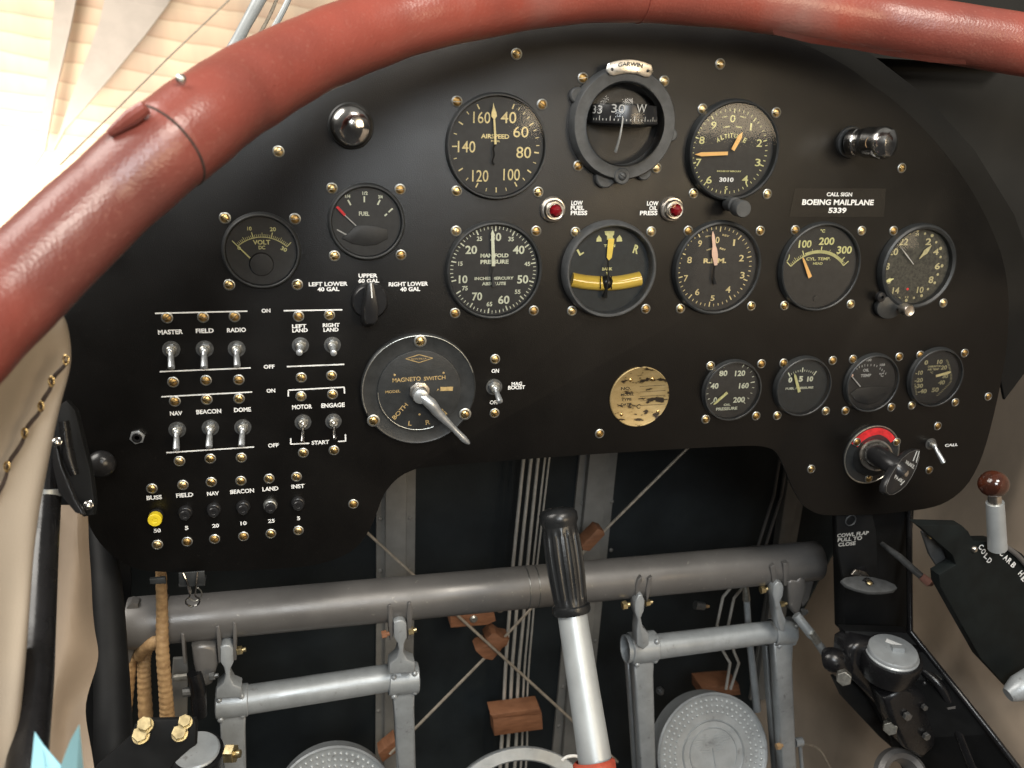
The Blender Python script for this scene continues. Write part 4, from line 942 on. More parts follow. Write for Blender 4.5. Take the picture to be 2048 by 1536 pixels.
mb = MB(); mb.tube([e0 + ax * .016, e0 + ax * .026, P(1785, 930, -.044), P(1803, 946, -.050)], [.0100, .0095, .0085, .0085], 28, smooth=4); mb.build('stem', 'blackplast', g)
# paddle handle: outline in the picture, tilted face
hc = P(1805, 948, -.052)
fx = Vector((.32, -.92, .18)).normalized()                      # facing direction of the paddle
def onp(u, v, o=hc, nn=fx):
    d = ray(u, v); return CAM + d * ((o - CAM).dot(nn) / d.dot(nn))
hl = [(1841, 899), (1834, 898), (1820, 903), (1805, 915), (1790, 935), (1778, 955), (1770, 975), (1770, 985), (1776, 991), (1786, 991), (1800, 983), (1812, 972), (1824, 955), (1834, 935), (1840, 915)]
mb = MB(); mb.prism([onp(u, v) for u, v in hl], -fx * .006, .0010); hd = mb.build('handle', 'blackplast', g)
fo = hc + fx * .0005
def Th(s, u, v, wd, hh, ang, mt='dimwhite'):
    mb = MB(); c = onp(u, v, fo); ex = (onp(u + 8 * math.cos(ang), v + 8 * math.sin(ang), fo) - c).normalized(); ez = fx.cross(ex) * 1.0
    if ez.z < 0: ez = -ez
    k = dep(c) / F; text_at(mb, s, c, wd * k * 1.15, hh * k, 0, .04, ax=ex, az=ez); return mb
Th('BRAKE', 1820, 929, 28, 8, .55).build('lettering', 'dimwhite', hd); Th('PARK', 1798, 958, 28, 8, .55).build('lettering', 'dimwhite', hd)
mb = MB(); c = onp(1811, 946, fo); mb.lathe([(.0032, 0), (.0030, .001), (.0014, .0012), (0, .0004)], c, fx, 20); mb.build('screw', 'nickel', hd)
mb = MB(); e_ = [onp(1805.5 + (u - 1805.5) * .93, 945 + (v - 945) * .95, fo) for u, v in hl]; mb.tube(e_ + [e_[0]], .00028, 6); mb.build('edge_line', 'nutsteel', hd)
for l in (((1832, 925), (1838, 903)), ((1826, 922), (1834, 902)), ((1801, 970), (1809, 962))):
    mb = MB(); mb.tube([onp(*l[0], fo), onp(*l[1], fo)], .0005, 6); mb.build('groove_mark', 'dimwhite', hd)
for u, v in ((1713.6, 884), (1793, 884), (1737, 957)): screw(g, P(u, v, -.002), None, -.002)

# ================================================================== RIM PADDING
RL = [(-260, 870, 118), (-130, 740, 110), (0, 606, 101), (206, 408, 93), (335, 294, 90.5), (400, 242, 87.5)]
RRt = [(335, 294, 90.5), (420, 228, 87), (492, 180, 82), (615, 114, 75), (738, 64, 70), (880, 22, 67), (1085, -12, 62), (1280, -21, 60), (1500, -1, 58), (1712, 34, 56), (1862, 60, 56), (2050, 91, 56), (2260, 135, 56), (2420, 175, 56)]
RAD = 0.0198
rim = thing('rim_padding', 'red brown leather padded tube arching around the cockpit opening', 'leather padding', D(1000, 0, .6))
def rimpts(l, rad=RAD): return [D(u, v, rad * F / r) for u, v, r in l]
def rimtube(l, rad, taper=False):
    pts = rimpts(l); rr_ = [rad] * len(pts)
    pts, rr_ = catmull(pts, rr_, 10)
    mb = MB(); k = len(pts)
    rr_ = [r * (1 + .012 * math.sin(i * .37) + .008 * math.sin(i * .93 + 1)) for i, r in enumerate(rr_)]
    if taper:
        for i_ in range(6): rr_[i_] *= (.968, .985, .993, .997, .999, 1)[i_]
    mb.tube(pts, rr_, 64)
    return mb, pts
mb, lp = rimtube(RL, RAD * .992); mb.build('left_sleeve', 'leather', rim)
mb, rp2 = rimtube(RRt, RAD * 1.025, True); mb.build('right_sleeve', 'leather', rim)
# rolled dark lip where the two sleeves meet, and a stitched seam ring further right
def ring(p, t, R, r, name, mt, par):
    x, y, zz = frame(t); mb = MB()
    pts = [p + x * (R * math.cos(a)) + y * (R * math.sin(a)) for a in [2 * PI * i / 48 for i in range(49)]]
    mb.tube(pts, r, 8); mb.build(name, mt, par)
ring(rp2[0], rp2[2] - rp2[0], RAD * .997, .0007, 'sleeve_lip', 'leatherdark' if 'leatherdark' in M else 'lace', rim)
i7 = 7 * 10; ring(rp2[i7], rp2[i7 + 1] - rp2[i7 - 1], RAD * 1.035, .0006, 'seam', 'leather', rim)
mb = MB(); pa = rimpts([(232, 268, 96), (262, 240, 96), (292, 214, 96)])
mb.tube([pa[0] + CX * -.003 + CY * .0, pa[1] + CY * .001, pa[2]], [.0016, .0035, .003], 10, smooth=3); mb.build('lip_fold', 'leather', rim)
# ragged hide edge under the rim at the right
mb = MB(); pr = None; pts = [(1545, 68), (1620, 84), (1700, 99), (1780, 112), (1860, 122), (1930, 130)]
for k, (u, v) in enumerate(pts):
    a = D(u, v - 10, .60); b = D(u + 3, v + 1 + 2.0 * math.sin(k * 2.1), .605)
    q = [mb.bm.verts.new(a), mb.bm.verts.new(b)]
    if pr: mb.face((pr[0], pr[1], q[1], q[0]))
    pr = q
mb.build('under_flap', 'leather', rim)
mb = MB(); p = D(362, 158, .38); mb.lathe([(.0022, 0), (.0022, .001), (.0012, .0022), (0, .0024)], p, (CAM - p), 18)
o = mb.build('snap_fastener', 'thread'); tag(o, 'tiny snap fastener on the outer edge of the leather rim at the upper left', 'fastener')

# ================================================================== WINDSCREEN AND WHAT SHOWS THROUGH AND IN IT
ws = thing('windscreen', 'curved clear windscreen in a bright metal frame ahead of the leather rim', 'windscreen', D(480, 60, .7))
mb = MB()
rows = []
for i in range(13):
    t = i / 12; a = math.radians(-75 + 150 * t)
    rows.append([mb.bm.verts.new((0.27 + .42 * math.sin(a), 0.16 + .30 * math.cos(a) - k * .04, .075 + k * .06)) for k in range(5)])
for A, B in zip(rows, rows[1:]):
    for k in range(4): mb.face((A[k], B[k], B[k + 1], A[k + 1]))
mb.build('pane', 'screenglass' if 'screenglass' in M else 'glass', ws, 80)
mb = MB(); mb.tube([D(540, -40, .80), D(512, 12, .79), D(490, 52, .78), D(470, 90, .77), D(445, 130, .76)], [.0058, .0055, .0050, .0052, .0052], 12, smooth=4); mb.build('frame_strip', 'alu', ws)
mb = MB(); mb.tube([D(590, -30, .80), D(568, 18, .79), D(545, 60, .78), D(520, 100, .77)], .0026, 10, smooth=4); mb.build('frame_strip', 'alu', ws)
mb = MB(); mb.tube([D(565, -30, .81), D(540, 30, .80), D(512, 80, .79)], .0015, 8, smooth=4); mb.build('seal', 'wire', ws)
mb = MB(); mb.tube([D(500, -45, 2.2), D(455, 3, 2.2), D(340, 112, 2.2), D(230, 222, 2.2), D(120, 330, 2.2)], .0019, 8)
o = mb.build('bracing_cable', 'wire'); tag(o, 'thin dark cable crossing diagonally in front of the bright cladding', 'cable')
bmr = thing('beam_reflection', 'pale grey diagonal slabs standing in for a reflection in the windscreen', 'beam', P(200, 80, 3.0))  # slabs added in place of a beam mirrored in the windscreen
def slab(name, pts, Y, th, mt, par, bev=.0): mb = MB(); mb.prism([P(u, v, Y) for u, v in pts], (0, th, 0), bev); return mb.build(name, mt, par)
slab('web', [(235, -120), (400, -120), (335, 10), (290, 70), (225, 150), (170, 215), (130, 260), (108, 300), (140, 200), (175, 110), (200, 40)], 3.25, .02, 'reflectpale', bmr)
slab('brace', [(120, -120), (175, -120), (140, 60), (112, 180), (90, 300), (70, 330), (92, 180)], 3.3, .02, 'reflectpale', bmr)

# ================================================================== LEFT SIDE
lin = thing('side_lining', 'cream vinyl side lining curling round, laced with dark cord through brass eyelets', 'lining', D(50, 900, .40))
mb = MB()
prof = [(-160, .36), (-60, .385), (0, .40), (50, .415), (90, .425), (118, .430), (133, .434), (141, .440), (140, .452), (120, .468)]
edgex = [(600, 108), (630, 128), (650, 137), (690, 143), (720, 144), (750, 139), (800, 124), (860, 110), (940, 95), (1020, 79), (1120, 66), (1250, 58), (1400, 46), (1600, 22)]
rows = []
for v, ex in edgex:
    top = max(0, 1 - (v - 600) / 60.0)
    row = []
    for i, (u, d) in enumerate(prof):
        uu = -160 + (u + 160) * (ex + 160) / 301.0
        dd = d + .0018 * math.sin(v * .013 + i) + (.012 * top)
        row.append(mb.bm.verts.new(D(uu, v, dd)))
    rows.append(row)
for A, B in zip(rows, rows[1:]):
    for i in range(len(A) - 1): mb.face((A[i], B[i], B[i + 1], A[i + 1]))
bmesh.ops.recalc_face_normals(mb.bm, faces=mb.bm.faces[:])
sk = mb.build('skin', 'vinyl', lin, 80)
md = sk.modifiers.new('s', 'SUBSURF'); md.levels = 2; md.render_levels = 2
lac = [(133, 722), (104, 765), (83, 815), (50, 868), (15, 935), (-12, 1010)]
for a, b in zip(lac, lac[1:]):
    mb = MB(); A = D(a[0], a[1], .4165 - .012 * (1 - a[0] / 140)); B = D(b[0], b[1], .4165 - .012 * (1 - b[0] / 140)); mid = (A + B) / 2 + (CAM - (A + B) / 2).normalized() * .001 + CX * random.uniform(-.0006, .0006)
    mb.tube([A, A.lerp(mid, .5) + CX * .0005, mid, B.lerp(mid, .5) - CX * .0006, B], [.0006, .0009, .0010, .0010, .0006], 8, smooth=4); mb.build('lacing', 'lace', lin)
for u, v in lac[:5]:
    mb = MB(); p = D(u - 1, v - 2, .4145 - .012 * (1 - u / 140)); mb.tube([p + CX * .0012 * math.cos(a) + CY * .0022 * math.sin(a) for a in [2 * PI * i / 14 for i in range(15)]], .0005, 8); mb.build('eyelet', 'brass', lin)

t1 = thing('black_tube', 'glossy black upright fuselage tube beside the cream lining at the far left', 'fuselage tube', D(75, 1200, .52))
def px_tube(name, mt, par, pts, n=24, smooth=6):
    mb = MB(); w_ = []; r_ = []
    for u, v, d, r in pts:
        q = D(u, v, d); w_.append(q); r_.append(r * d / F)
    mb.tube(w_, r_, n, True, smooth); return mb.build(name, mt, par)
px_tube('tube', 'blackgloss', t1, [(100, 900, .56, 25), (93, 1018, .54, 26), (87, 1100, .52, 27.5), (78, 1250, .49, 31), (70, 1355, .465, 35), (58, 1480, .44, 38), (48, 1620, .42, 40)])
px_tube('clamp_band', 'alu', t1, [(96, 976, .545, 27), (95, 990, .545, 27)], 32, 0)
cl = thing('clamp_bracket', 'dark riveted clamp bracket with two bright bolts where the tube meets the board', 'bracket', D(140, 900, .54))
mb = MB(); mb.prism([D(u, v, .55) for u, v in ((116, 812), (132, 800), (150, 820), (165, 880), (180, 940), (188, 1000), (186, 1030), (166, 1034), (140, 1015), (112, 960), (98, 905), (100, 860))], CZ * -.006, .0012); mb.build('cheek', 'blackmat', cl)
mb = MB(); mb.prism([D(u, v, .535) for u, v in ((104, 880), (112, 885), (122, 930), (150, 1000), (168, 1030), (150, 1026), (116, 985), (104, 930))], CZ * -.004, .001); mb.build('strap', 'blackplast', cl)
for u, v in ((113, 884), (176, 1010)):
    mb = MB(); p = D(u, v, .532 if u < 150 else .545); mb.dome(p, (CAM - p) + Vector((0, 0, .2)), .0030, .0022, 18, 5); mb.hexa(p + CZ * -.001, CAM - p, .0028, .002); mb.build('bolt', 'chrome', cl)
px_tube('lug', 'blackgloss', cl, [(128, 842, .54, 10), (137, 910, .54, 12), (150, 950, .54, 8)], 14)
l2 = thing('lower_lining', 'beige lining piece with a ragged right edge behind the black tube', 'lining', D(150, 1250, .62))
mb = MB()
L2 = [(1010, 100, 178), (1080, 104, 176), (1150, 108, 183), (1210, 108, 184), (1270, 106, 190), (1302, 104, 199), (1340, 104, 193), (1410, 102, 165), (1470, 104, 178), (1600, 110, 200)]
rows = [[mb.bm.verts.new(D(a - 60 + (b - a + 60) * i / 6, v, .60 + .01 * math.sin(i * 1.3 + v * .01) + (.01 if i == 6 else 0))) for i in range(7)] for v, a, b in L2]
for A, B in zip(rows, rows[1:]):
    for i in range(6): mb.face((A[i], B[i], B[i + 1], A[i + 1]))
sk = mb.build('skin', 'vinylshade', l2, 80); md = sk.modifiers.new('s', 'SUBSURF'); md.levels = 2; md.render_levels = 2
t2 = thing('black_tube', 'thicker dull black upright tube behind the ragged beige lining', 'fuselage tube', D(220, 1300, .68))
px_tube('tube', 'blackmat', t2, [(192, 1000, .74, 22), (206, 1100, .72, 26), (215, 1200, .70, 30), (222, 1330, .68, 33), (226, 1450, .66, 36), (228, 1600, .64, 38)])
mb = MB(); mb.prism([P(u, v, .16) for u, v in ((-300, 560), (200, 560), (262, 1150), (250, 1700), (-400, 1700))], (0, .004, 0)); o = mb.build('side_skin', 'blackmat'); o['kind'] = 'structure'

# blue paper
bp = thing('blue_paper', 'pale blue paper flap standing in two points at the lower left corner', 'paper', D(110, 1500, .36))
def tri(pts, name='fold'):
    mb = MB(); A = [D(u, v, d) for u, v, d in pts]
    mb.prism(A, CZ * -.0004); return mb.build(name, 'paper', bp)
tri([(69, 1464, .37), (60, 1560, .355), (92, 1560, .35), (86, 1500, .36)]); tri([(69, 1464, .37), (86, 1490, .362), (122, 1532, .36), (128, 1560, .36), (90, 1560, .352)])
tri([(158, 1449, .37), (140, 1482, .36), (122, 1530, .352), (118, 1560, .35), (152, 1560, .36)]); tri([(158, 1449, .37), (152, 1560, .362), (168, 1560, .375)])

# ================================================================== BEHIND AND BELOW THE BOARD
def wtube(name, mt, par, pts, n=20, smooth=0, caps=True):
    """pts: (u, v, Y, radius in pixels)"""
    mb = MB(); w_ = []; r_ = []
    for u, v, Y, r in pts:
        q = P(u, v, Y); w_.append(q); r_.append(rp_(q, r))
    mb.tube(w_, r_, n, caps, smooth); return mb.build(name, mt, par)
YB = .08
ct = thing('cross_tube', 'thick dull grey tube running right across the cockpit under the board', 'cross tube', P(1000, 1170, YB))
a, b = P(268, 1246, YB), P(1632, 1121, YB); rt = .0205; ax = (b - a).normalized()
mb = MB(); mb.lathe([(rt * .9, -.001), (rt, 0), (rt, (b - a).length), (rt * .9, (b - a).length + .001), (0, (b - a).length + .001)], a, ax, 64); mb.build('tube', 'tubegrey', ct)
for u in (1050, 1069):
    c_ = P(u, 1167 - (u - 1050) * .095, YB); t = (c_ - a).dot(ax); mb = MB(); mb.lathe([(rt * 1.0005, t), (rt * 1.012, t + .0003), (rt * 1.012, t + .0009), (rt * 1.0005, t + .0012)], a, ax, 64); mb.build('joint_ring', 'nutsteel', ct)
mb = MB(); mb.lathe([(rt * 1.08, 0), (rt * 1.1, .002), (rt * 1.1, .030), (rt * 1.05, .033), (rt, .033)], a - ax * .004, ax, 48); mb.build('end_sleeve', 'tubegrey', ct)
mb = MB(); mb.prism([P(u, v, YB - .01) for u, v in ((252, 1218), (262, 1205), (276, 1208), (282, 1240), (270, 1300), (258, 1330), (252, 1290))], (0, .012, 0), .0015); mb.build('end_plate', 'tubegrey', ct)
mb = MB(); mb.prism([P(u, v, YB - .005) for u, v in ((1600, 1128), (1634, 1122), (1632, 1150), (1618, 1200), (1606, 1215), (1590, 1160))], (0, .012, 0), .0015); mb.build('end_plate', 'tubegrey', ct)

# firewall stiffeners
def channel(lab, L, R, gl, gr, riv):
    g = thing('stiffener', lab, 'stiffener', P(L[0][0], L[0][1], FW), 'grey stiffeners on the firewall')
    Y = FW - .006
    mb = MB(); mb.prism([P(u, v, Y) for u, v in L] + [P(u, v, Y) for u, v in reversed(R)], (0, .005, 0)); mb.build('flange', 'channel', g)
    mb = MB(); mb.prism([P(u, v, Y - .010) for u, v in gl] + [P(u, v, Y - .010) for u, v in reversed(gr)], (0, .0095, 0), .001); mb.build('web', 'channel', g)
    for u, v in riv: mb = MB(); mb.dome(P(u, v, Y), NEGY, .0028, .0018, 14, 4); mb.build('rivet', 'channel', g)
channel('grey riveted stiffener rising behind the left part of the cross tube', [(753, 890), (753, 1200), (751, 1560)], [(832, 890), (829, 1200), (822, 1560)], [(772, 890), (771, 1200), (769, 1560)], [(814, 890), (812, 1200), (808, 1560)],
        [(761, 1038), (761, 1142), (820, 1036), (819, 1138), (758, 1240), (758, 1333), (757, 1422)])
channel('grey stiffener leaning down to the left behind the control stick', [(1163, 880), (1140, 1110), (1118, 1370), (1100, 1560)], [(1238, 880), (1214, 1110), (1188, 1370), (1168, 1560)], [(1183, 880), (1160, 1110), (1137, 1370), (1122, 1560)], [(1222, 880), (1200, 1110), (1175, 1370), (1158, 1560)],
        [(1165, 1008), (1223, 1003), (1196, 1194), (1191, 1282), (1126, 1374), (1118, 1452), (1222, 1100)])
channel('dim grey stiffener at the right behind the slanting edge of the board', [(1572, 930), (1548, 1100), (1500, 1400)], [(1620, 930), (1590, 1100), (1548, 1400)], [(1580, 930), (1556, 1100), (1512, 1400)], [(1608, 930), (1578, 1100), (1536, 1400)], [(1598, 960), (1585, 1040)])

# bundle of five thin tubes and their clamps
for i, (t0, t1_, t2_, r, xb) in enumerate(((1048, 1024, 1007.5, 3.6, 1003), (1063, 1038, 1020.5, 3.6, 1016), (1077, 1053, 1034, 3.4, 1032), (1091, 1064, 1045.5, 2.2, 1044), (1100, 1072, 1054, 2.0, 1054))):
    g = thing('pipe', ['leftmost and thick pale', 'second thick pale', 'third thick pale', 'thin fourth', 'thinnest rightmost'][i] + ' pipe of the upright bundle behind the control stick', 'pipe', P(t1_, 1200, .25), 'upright pipes on the firewall')
    wtube('pipe_wall', 'steeltube', g, [(t0 + 3, 880, .26, r), (t1_ + 1, 1140, .26, r), (t1_ - 6, 1235, .26, r), (t2_ + 4, 1330, .262, r), (t2_, 1412, .26, r), (xb, 1490, .262, r), (xb - 5, 1570, .262, r)], 12, 5)
def block(lab, pts, Y, th, extra=(), mt='wood', off=(0, 0)):
    g = thing('clamp_block', lab, 'clamp block', P(pts[0][0], pts[0][1], Y), 'brown clamp blocks on tubes and wires')
    mb = MB(); mb.prism([P(u, v, Y) for u, v in pts], (0, th, 0), .0010); mb.build('body', mt, g)
    for u, v, r in extra: mb = MB(); mb.lathe([(r, 0), (r, .002), (r * .6, .0035), (0, .0035)], P(u, v, Y), NEGY, 16); mb.build('screw_head', 'thread', g)
    return g
g = block('orange brown block clamping the five pipes low down', [(986, 1438), (1084, 1428), (1086, 1459), (989, 1472)], .236, .022)
mb = MB(); mb.prism([P(u, v, .2355) for u, v in ((981, 1430), (1079, 1417), (1084, 1427.5), (986, 1437.5))], (0, .022, .003), .001); mb.build('cap', 'wood', g)
block('brown block bolted just under the cross tube', [(899, 1212), (984, 1205), (992, 1242), (975, 1250), (902, 1256)], .20, .03, [(947, 1237, .0045), (1000, 1216, .005)])
block('reddish notched block where the two brace wires cross', [(983, 1268), (992, 1267), (1004, 1276), (1019, 1278), (1014, 1292), (1004, 1297), (1000, 1304), (985, 1321), (968, 1318), (952, 1303), (956, 1297), (975, 1290), (972, 1280)], .205, .022)
block('small brown sleeve on the rising brace wire beside the stiffener', [(1163, 1092), (1196, 1058), (1208, 1062), (1210, 1070), (1179, 1103), (1166, 1101)], .20, .02)
block('brown block half hidden above the right pedal', [(1403, 1375), (1440, 1371), (1478, 1369), (1482, 1390), (1404, 1396)], .19, .03)
block('brown block low beside the left stiffener', [(757, 1508), (790, 1480), (800, 1500), (765, 1525)], .23, .02)
for lab, pts, r in (('brace wire falling from the board edge down to the right past the pipes', [(733, 1064, .19), (1150, 1446, .20), (1235, 1524, .20)], 3.0),
                    ('brace wire rising from lower left to the board at the right', [(780, 1508, .215), (985, 1300, .21), (1187, 1083, .205), (1372, 899, .20), (1480, 800, .20)], 2.9)):
    g = thing('brace_wire', lab, 'brace wire', P(*pts[1][:3]), 'crossed brace wires')
    wtube('wire_rod', 'wire', g, [(u, v, Y, r) for u, v, Y in pts], 10)
    mb = MB(); 
mb = MB()

# control stick
st = thing('control_stick', 'control stick with fluted black rubber grip on a bright silver shaft', 'control stick', P(1190, 1536, -.14))
p0, p1, p2 = P(1115, 1022, -.030), P(1144, 1226, -.060), P(1196, 1560, -.125)
mb = MB(); ax = (p1 - p0).normalized(); L = (p1 - p0).length; r = rp_(p0, 37); r1 = rp_(p1, 36); rm = rp_((p0 + p1) / 2, 41)
n = 84; prof = [(0, -.003), (r * .5, -.0025), (r * .85, -.001), (r * 1.04, .002), (r * 1.04, .008), (r * .93, .0115)]
K = 26
for i in range(K + 1):
    t = i / K; h = .0125 + (L - .0125 - .007) * t; rr0 = r * .93 + (rm - r * .93) * math.sin(PI * min(1, t * .95) * .62) * 1.0
    rr0 = r * (.93 + .11 * math.sin(PI * t ** .8)) + (r1 - r) * t; prof.append((rr0, h))
prof += [(r1 * 1.06, L - .006), (r1 * 1.08, L - .002), (r1 * 1.02, L), (r1 * .8, L)]
mb.lathe(prof, p0, ax, n)
# flutes
x_, y_, _ = frame(ax)
for v in mb.bm.verts:
    d = v.co - p0; h = d.dot(ax); q = d - ax * h; rr_ = q.length
    if rr_ > 1e-5 and .013 < h < L - .0075:
        th = math.atan2(q.dot(y_), q.dot(x_)); f = (math.cos(th * 14) + .25); e = min(1, (h - .013) / .006, (L - .0075 - h) / .005)
        if f > 0: v.co -= q.normalized() * (.0013 * min(1, f * 3) * max(0, e))
mb.build('grip', 'rubber', st, 50)
mb = MB(); ax2 = (p2 - p1).normalized(); mb.tube([p1 - ax2 * .01, p1.lerp(p2, .5), p2], [rp_(p1, 29.5), rp_(p1.lerp(p2, .5), 31.5), rp_(p2, 34.5)], 48); mb.build('shaft', 'alu', st)
q = P(1187, 1520, -.119); mb = MB(); mb.lathe([(rp_(q, 37), 0), (rp_(q, 43), .002), (rp_(q, 42), .012), (rp_(q, 43), .05)], q, ax2, 40); mb.build('collar', 'redtape', st)

# rudder pedals -------------------------------------------------------------
def strap(pts, wpx, Y, th, mb=None):
    pass
def hub(par, u, v, w_, h_, Y, nm='clamp'):
    mb = MB(); c = P(u, v, Y); W = w_ * dep(c) / F; H_ = h_ * dep(c) / F
    a_ = P(u - w_ / 2, v + w_ * .045, Y); ax_ = (P(u + w_ / 2, v - w_ * .045, Y) - a_).normalized()
    r_ = H_ / 2
    mb.lathe([(r_ * .94, 0), (r_, .001), (r_, W - .001), (r_ * .94, W)], a_, ax_, 40)
    o = mb.build(nm, 'silver', par)
    for sx_ in (-.34, .34):
        for sz_ in (-.36, .36):
            p = c + Vector((W * sx_, 0, H_ * sz_ - W * sx_ * -.09)); rr0 = math.sqrt(max(0, r_ * r_ - (H_ * sz_) ** 2)); p.y -= rr0
            mb = MB(); mb.dome(p, Vector((0, -1, sz_ * 1.2)), .0030, .0022, 16, 5); mb.build('rivet', 'silver', o)
    return o
def armprism(name, par, outline, Y, th, bev=.0025, mt='silver'):
    mb = MB(); mb.prism([P(u, v, Y) for u, v in outline], (0, th, 0), bev); return mb.build(name, mt, par, 50)
def plates(par, lst, Y=YB - .006):
    for pl in lst: armprism('fork_plate', par, pl, Y, .012, .0006, 'tubegrey')
def nut(par, u, v, Y, r, mt='goldbolt', ax=(1, 0, .1), L=.008):
    ax = Vector(ax).normalized(); p = P(u, v, Y); rr0 = rp_(p, r); mb = MB(); mb.hexa(p - ax * L * .5, ax, rr0, L * .6, .3); mb.lathe([(rr0 * .55, L * .1), (rr0 * .55, L * .45), (rr0 * .4, L * .5), (0, L * .5)], p, ax, 14); return mb.build('nut', mt, par, 18)
def pedal_disc(par, u, v, rpx, Y, emblem):
    c = P(u, v, Y); nrm = Vector((-.02, -.90, .42)).normalized(); R0 = rp_(c, rpx)
    mb = MB(); mb.lathe([(R0 * 1.02, -.030), (R0 * 1.05, -.004), (R0 * 1.06, 0), (R0 * 1.03, .002), (R0, .0006), (R0 * .985, 0), (R0 * .60, 0), (R0 * .58, .0012), (R0 * .56, .0), (R0 * .46, 0), (R0 * .45, .0009), (R0 * .44, 0), (0, 0)], c, nrm, 96)
    d0 = mb.build('disc', 'pedalgrey' if 'pedalgrey' in M else 'silver', par)
    x, y, zz = frame(nrm); mb = MB()
    for k, (rf, nn_) in enumerate(((.93, 58), (.83, 52), (.73, 46))):
        for i in range(nn_):
            aa = 2 * PI * (i + .5 * (k % 2)) / nn_; q = c + x * (R0 * rf * math.cos(aa)) + y * (R0 * rf * math.sin(aa))
            mb.dome(q, nrm, .0018, .0014, 8, 3)
    o = mb.build('grip_studs', 'alu', d0); o['kind'] = 'stuff'
    if emblem:
        mb = MB(); ex = Vector((1, 0, .06)).normalized(); ez = nrm.cross(ex) * -1
        ez = nrm.cross(ex); ez = ez if ez.z > 0 else -ez
        text_at(mb, 'BOEING', c + ez * R0 * .20 + nrm * .0008, R0 * .34, R0 * .13, 0, .03, ax=ex, az=ez)
        for i in range(7):
            for sgn in (-1, 1):
                a_ = c + ex * sgn * R0 * .06 + ez * R0 * (.30 - i * .045) + nrm * .0003; b_ = c + ex * sgn * R0 * (.50 - i * .05) + ez * R0 * (.36 - i * .05) + nrm * .0003
                mb.tube([a_, b_], .0004, 6)
        mb.tube([c + ez * R0 * .1 + nrm * .0004, c - ez * R0 * .4 + nrm * .0004], .0006, 6)
        mb.build('emblem', 'silver', d0)
lp_ = thing('rudder_pedal', 'left rudder pedal hanger, painted silver, with riveted clamps and cross bar', 'rudder pedal', P(640, 1380, YB), 'rudder pedals')
wtube('cross_bar', 'silver', lp_, [(470, 1403, YB, 29), (800, 1352, YB, 27)], 48)
hub(lp_, 463, 1402, 62, 64, YB); hub(lp_, 806, 1357, 60, 62, YB)
armprism('arm', lp_, [(785, 1385), (830, 1382), (829, 1420), (833, 1570), (797, 1570), (790, 1440)], YB - .008, .016)
armprism('arm', lp_, [(438, 1425), (492, 1422), (490, 1470), (492, 1570), (443, 1570), (441, 1480)], YB - .008, .016)
for (o0, sh) in (((0, 0), 0), ((-347, 50), 1)):
    dx, dy = o0
    armprism('lug', lp_, [(788 + dx, 1246 + dy), (796 + dx, 1241 + dy), (806 + dx, 1241 + dy), (813 + dx, 1248 + dy), (814 + dx, 1275 + dy), (808 + dx, 1288 + dy), (807 + dx, 1305 + dy), (815 + dx, 1320 + dy), (830 + dx, 1326 + dy), (830 + dx, 1345 + dy), (778 + dx, 1348 + dy), (780 + dx, 1328 + dy), (794 + dx, 1316 + dy), (798 + dx, 1300 + dy), (795 + dx, 1286 + dy), (788 + dx, 1275 + dy)], YB - .026 if not sh else YB - .024, .016, .0011)
plates(lp_, [[(776, 1212), (782, 1210), (786, 1225), (786, 1275), (780, 1282), (777, 1250)], [(816, 1206), (822, 1206), (826, 1220), (822, 1278), (815, 1280), (814, 1225)],
             [(432, 1255), (438, 1252), (442, 1270), (443, 1322), (437, 1328)], [(466, 1246), (472, 1246), (474, 1262), (473, 1320), (467, 1322)], [(362, 1268), (368, 1268), (372, 1330), (366, 1328)]], YB - .022)
nut(lp_, 825, 1261, YB - .02, 9); nut(lp_, 772, 1268, YB - .02, 8, 'wood'); nut(lp_, 483, 1300, YB - .02, 9)
pedal_disc(lp_, 668, 1622, 118, .10, False)
# castings left of the left pedal
cg = thing('pedal_linkage', 'dull grey linkage castings hanging left of the left pedal clamp', 'linkage', P(400, 1330, YB))
armprism('casting', cg, [(382, 1296), (400, 1290), (432, 1294), (436, 1330), (424, 1370), (410, 1376), (396, 1372), (386, 1330)], YB - .02, .02, .004, 'tubegrey')
armprism('back_plate', cg, [(346, 1318), (374, 1316), (376, 1340), (374, 1440), (348, 1440), (340, 1400)], YB + .02, .004, .001, 'channel')
wtube('adjuster', 'blackgloss', cg, [(388, 1345, YB - .02, 14), (396, 1380, YB - .02, 16), (399, 1430, YB - .02, 15)], 20, 3)
wtube('bolt', 'thread', cg, [(352, 1355, YB - .01, 9), (378, 1352, YB - .015, 8)], 10); wtube('bolt', 'nutsteel', cg, [(366, 1385, YB - .02, 10), (384, 1383, YB - .02, 9)], 10)
nut(cg, 428, 1352, YB - .03, 8, 'nutsteel')

rpd = thing('rudder_pedal', 'right rudder pedal with open ended cross bar and studded round foot plate', 'rudder pedal', P(1420, 1280, YB), 'rudder pedals')
wtube('cross_bar', 'silver', rpd, [(1290, 1296, YB, 25), (1560, 1262, YB, 22)], 48)
mb = MB(); a_ = P(1250, 1298, YB); ax_ = (P(1290, 1294, YB) - a_).normalized(); r_ = rp_(a_, 28)
mb.lathe([(r_ * .88, .03), (r_ * .90, 0), (r_, 0), (r_ * 1.0, .03)], a_, ax_, 40); mb.build('open_end', 'silver', rpd)
hub(rpd, 1286, 1294, 56, 62, YB); hub(rpd, 1566, 1262, 46, 54, YB)
armprism('arm', rpd, [(1268, 1322), (1310, 1316), (1308, 1350), (1314, 1570), (1283, 1570), (1272, 1380)], YB - .010, .014)
armprism('arm', rpd, [(1548, 1285), (1588, 1283), (1586, 1330), (1596, 1570), (1566, 1570), (1553, 1360)], YB - .010, .014)
